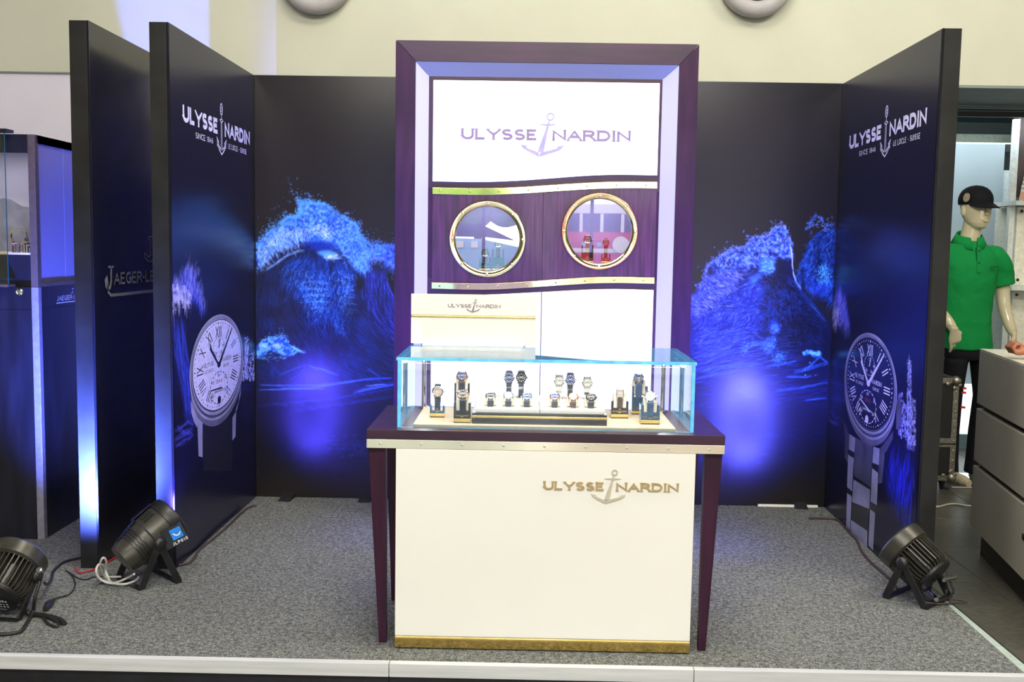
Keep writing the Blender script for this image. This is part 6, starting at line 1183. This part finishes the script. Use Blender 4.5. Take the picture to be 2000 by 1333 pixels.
# cap
cp = MB(); cp.loft([[(a * math.cos(2 * math.pi * j / 32), (b * 1.0) * math.sin(2 * math.pi * j / 32) + .006, z) for j in range(32)] for a, b, z in ((.083, .105, .140), (.086, .108, .152), (.087, .109, .165), (.0855, .1065, .182), (.080, .0985, .202), (.069, .085, .221), (.053, .065, .236), (.033, .041, .246), (.008, .01, .251))], True, Hd)
cap = cp.build('cap', M['black_cloth'], mq, smooth=60)
br = MB(); top = []; rings = []
for i in range(13):
    a = math.radians(-150 + 120 * i / 12); x, y = .086 * math.cos(a), .108 * math.sin(a) + .006; ext = .082 * math.sin(math.pi * i / 12) ** .6
    rings.append([(x, y, .150), (x * 1.0 + .12 * ext * math.cos(a), y - ext, .147 - .34 * ext - .4 * abs(math.cos(a)) * .03), (x + .12 * ext * math.cos(a), y - ext, .143 - .34 * ext - .4 * abs(math.cos(a)) * .03), (x, y, .145)])
br.loft(rings, True, Hd); br.m = [1 if len(f) == 4 and i % 4 == 2 else 0 for i, f in enumerate(br.f)]; br.build('brim', [M['black_cloth'], M['dark_green']], cap, smooth=40)
MB().lathe([(.026, 0), (.026, .003)], 24, Hd @ Matrix.Translation((-.083, -.034, .178)) @ Matrix.Rotation(.30, 4, 'Z') @ Matrix.Rotation(-math.pi / 2 + .12, 4, 'Y') @ Matrix.Rotation(-.2, 4, 'X')).build('patch', M['patch'], cap)
MB().box(2.872, 3.20, YB - .20, YB + .25, FZ, FZ + .012).build('base_plate', M['chrome'], mq, bevel=.004)

# person at the right picture edge, one hand on the drawer cabinet
hp = onZ(1998, 704, .972); pr = thing('person', 'person in maroon long sleeve resting a fist on the drawer cabinet, cut by picture edge', 'person', (hp.x + .86, hp.y + .05, FZ))
PX, PY = hp.x + .86, hp.y + .10; b_ = MB()
head_mesh(b_, Matrix.Translation((PX, PY - .02, 1.42)) @ Matrix.Rotation(-.9, 4, 'Z'))
loft_ellipses(b_, [(PX, PY, .2, .05, .05), (PX, PY, .6, .11, .07), (PX, PY, .9, .11, .07), (PX, PY, 1.15, .15, .08), (PX, PY, 1.24, .15, .07), (PX, PY, 1.27, .09, .07), (PX, PY, 1.32, .058, .06), (PX, PY, 1.45, .054, .06)], 20)
wr = Vector((hp.x + .055, hp.y + .045, 1.022)); el = Vector((PX - .36, PY + .03, 1.03)); shd = Vector((PX - .19, PY, 1.24))
b_.tube([shd, el, wr], [.052, .042, .029], 14, sub=4)
fist = Matrix.Translation(wr) @ Matrix.Rotation(math.radians(78), 4, 'Y') @ Matrix.Rotation(math.radians(90), 4, 'Z')
b_.loft([[(a * math.cos(2 * math.pi * j / 14), b * math.sin(2 * math.pi * j / 14) + y, z) for j in range(14)] for a, b, y, z in ((.027, .020, 0, .01), (.034, .022, 0, -.02), (.041, .022, 0, -.055), (.040, .018, 0, -.072))], True, fist)
for x in (-.030, -.010, .010, .030): b_.tube([Vector((x, 0, -.06)), Vector((x, .002, -.085)), Vector((x, .026, -.096)), Vector((x, .040, -.076)), Vector((x, .032, -.052))], [.0115, .0112, .0105, .0098, .0085], 10, fist)
b_.tube([Vector((.032, .01, -.02)), Vector((.046, .030, -.045)), Vector((.030, .044, -.066)), Vector((.008, .048, -.074))], [.013, .0125, .011, .009], 10, fist)
b_.tube([Vector((PX + .19, PY, 1.24)), Vector((PX + .24, PY + .02, 1.0)), Vector((PX + .23, PY - .04, .76))], [.05, .042, .028], 14, sub=4); hand_mesh(b_, Matrix.Translation((PX + .23, PY - .04, .76)) @ Matrix.Rotation(1.4, 4, 'Z'), .3, 1.0, 1)
for s in (-1, 1): b_.tube([Vector((PX + s * .05, PY, .62)), Vector((PX + s * .09, PY, .3)), Vector((PX + s * .09, PY + .01, FZ + .06))], [.07, .05, .038], 12); b_.tube([Vector((PX + s * .09, PY + .05, FZ + .04)), Vector((PX + s * .10, PY - .17, FZ + .03))], [.04, .03], 12)
remesh(b_.build('body', M['skin'], pr), .0062, 4)
st_ = MB(); loft_ellipses(st_, [(PX, PY, .72, .165, .115), (PX, PY, .95, .16, .11), (PX, PY, 1.12, .185, .12), (PX, PY, 1.22, .18, .105), (PX, PY, 1.28, .11, .08)], 30); st_.tube([shd, el, el + (wr - el) * .86], [.075, .06, .043], 16, sub=4); st_.tube([Vector((PX + .19, PY, 1.23)), Vector((PX + .24, PY + .02, 1.0)), Vector((PX + .232, PY - .03, .80))], [.07, .058, .042], 16, sub=4)
remesh(st_.build('shirt', M['maroon'], pr), .009, 6)
tr_ = MB(); loft_ellipses(tr_, [(PX, PY, .64, .155, .11), (PX, PY, .76, .16, .115)], 26)
for s in (-1, 1): loft_ellipses(tr_, [(PX + s * .09, PY, FZ + .05, .065, .07), (PX + s * .085, PY, .3, .072, .08), (PX + s * .08, PY, .68, .085, .10)], 20)
remesh(tr_.build('trousers', M['black_cloth'], pr), .010, 6)
hr = MB(); Hh = Matrix.Translation((PX, PY - .02, 1.42)) @ Matrix.Rotation(-.9, 4, 'Z'); hr.loft([[(a * math.cos(2 * math.pi * j / 24), b * math.sin(2 * math.pi * j / 24) + y, z) for j in range(24)] for a, b, y, z in ((.078, .08, .035, .10), (.083, .10, .022, .15), (.078, .098, .015, .19), (.058, .075, .015, .222), (.02, .03, .015, .238))], True, Hh); hr.build('hair', M['black_cloth'], pr, smooth=60)
# ---------------------------------------------------------------- rest of the room and the street behind the camera (seen only as reflections)
wf = struct(MB().box(-6, -2.3, -5.1, -5, FZ, 5.0).build('wall_front', M['cream_wall'])); MB().box(4.3, 6.5, -5.1, -5, FZ, 5.0).build('wall_side', M['cream_wall'], wf); MB().box(-2.3, 4.3, -5.1, -5, 3.3, 5.0).build('wall_head', M['cream_wall'], wf)
struct(MB().box(6.5, 6.6, -5.1, 9.8, FZ, 5.0).build('wall_right', M['cream_wall']))
wn = thing('window_1', 'shop window with dark mullions behind the viewer', 'window', (1.0, -5.05, FZ)); wn['kind'] = 'structure'
for x in (-2.3, -.65, 1.0, 2.65, 4.26): MB().box(x, x + .05, -5.08, -5.02, FZ, 3.3).build('mullion', M['shop_dark'], wn)
for z in (FZ, 3.25, 2.55): MB().box(-2.3, 4.3, -5.08, -5.02, z, z + .05).build('transom', M['shop_dark'], wn)
M['asphalt'] = pm('grey_asphalt', (.30, .30, .31), .8, scale=30, vary=.2); M['leaf'] = pm('green_leaves', (.08, .20, .04), .7, scale=8, vary=.5, bump=.4); M['bark'] = pm('brown_bark', (.10, .07, .05), .8, scale=20, vary=.3); M['van_blue'] = pm('pale_blue_paint', (.30, .55, .80), .3, scale=2, vary=.05)
struct(MB().box(-22, 24, -30, -5.1, -.28, -.22).build('floor_street', M['asphalt']))
bus = thing('bus', 'red and white bus mirrored in the right porthole', 'vehicle', (2.4, -9.2, -.22))
MB().box(.62, 5.6, -10.58, -9.21, .08, 1.05).build('silver_skirt', M['bus_white'], bus, bevel=.03); MB().box(.62, 5.6, -10.6, -9.2, 1.05, 1.60).build('red_body', M['bus_red'], bus, bevel=.04); MB().box(.60, 5.62, -10.6, -9.195, 1.38, 1.46).build('white_stripe', M['bus_white'], bus); MB().box(.66, 5.56, -10.58, -9.22, 1.60, 1.78).build('red_band', M['bus_red'], bus); MB().box(.62, 5.6, -10.6, -9.2, 2.13, 2.32).build('white_roof', M['bus_white'], bus, bevel=.03)
for i in range(13): MB().box(.66 + i * .40, .72 + i * .40, -9.26, -9.2, 1.78, 2.13).build('window_post', M['bus_white'], bus)
MB().box(.70, 5.5, -10.5, -9.28, 1.78, 2.13).build('window_glass', M['bus_glass'], bus)
for i in range(16): MB().box(.80 + i * .30, .89 + i * .30, -9.205, -9.18, 1.50, 1.58).build('square_panel', M['van_blue'], bus)
MB().lathe([(.16, 0), (.16, .02)], 24, Matrix.Translation((1.86, -9.18, 1.54)) @ Matrix.Rotation(-math.pi / 2, 4, 'X')).build('round_emblem', M['bus_white'], bus)
for x in (1.3, 4.7): MB().lathe([(.30, 0), (.30, .2), (.2, .22)], 24, Matrix.Translation((x, -9.35, .08)) @ Matrix.Rotation(-math.pi / 2, 4, 'X')).build('wheel', M['shop_dark'], bus, smooth=40)
van = thing('van', 'pale blue van mirrored in the left porthole', 'vehicle', (-1.6, -9.3, -.22))
MB().prism([(-3.4, .1), (.42, .1), (.40, 1.0), (.10, 1.42), (-.9, 1.62), (-3.4, 1.66)], 0, 1.4, frame((0, -9.2, 0), (1, 0, 0), (0, 0, 1))).build('body', M['van_blue'], van, bevel=.03); MB().prism([(-3.3, 1.68), (-.8, 1.66), (-.2, 1.60), (-.9, 1.92), (-3.3, 1.98)], .1, 1.3, frame((0, -9.2, 0), (1, 0, 0), (0, 0, 1))).build('cabin', M['bus_glass'], van)
for i in range(7): MB().box(-2.9 + i * .30, -2.76 + i * .30, -9.18, -9.16, 1.44, 1.57).build('square_window', M['bus_white'], van)
for v in van.children: v.location.y += -1.4 if v.name.startswith(('body', 'cabin')) else -1.4
for x, y, s_ in ((-4.5, -14.5, 1.3), (-1.2, -15, 1.0), (6.5, -13, 1.4)):
    t = thing('street_tree', 'green tree across the street ' + ('on the far left' if x < -4 else 'in the middle' if x < 0 else 'on the far right'), 'tree', (x, y, -.22)); MB().tube([(x, y, -.22), (x + .05, y, 1.4), (x, y, 2.4)], [.14, .11, .07], 10).build('trunk', M['bark'], t, smooth=50)
    cr = MB(); rr = random.Random(int(x * 7))
    for k in range(9): cr.ball((x + s_ * rr.uniform(-.9, .9), y + s_ * rr.uniform(-.6, .6), 2.6 + s_ * rr.uniform(-.4, 1.2)), s_ * rr.uniform(.5, .8), 10, k=6)
    remesh(cr.build('crown', M['leaf'], t), .14, 2)
pd = bpy.data.lights.new('window_portal', 'AREA'); pd.shape = 'RECTANGLE'; pd.size = 6.6; pd.size_y = 3.4; pd.cycles.is_portal = True
po = bpy.data.objects.new('window_portal', pd); LINK(po); po.location = (1.0, -5.12, 1.6); po.rotation_euler = Vector((0, 1, 0)).to_track_quat('-Z', 'Z').to_euler()
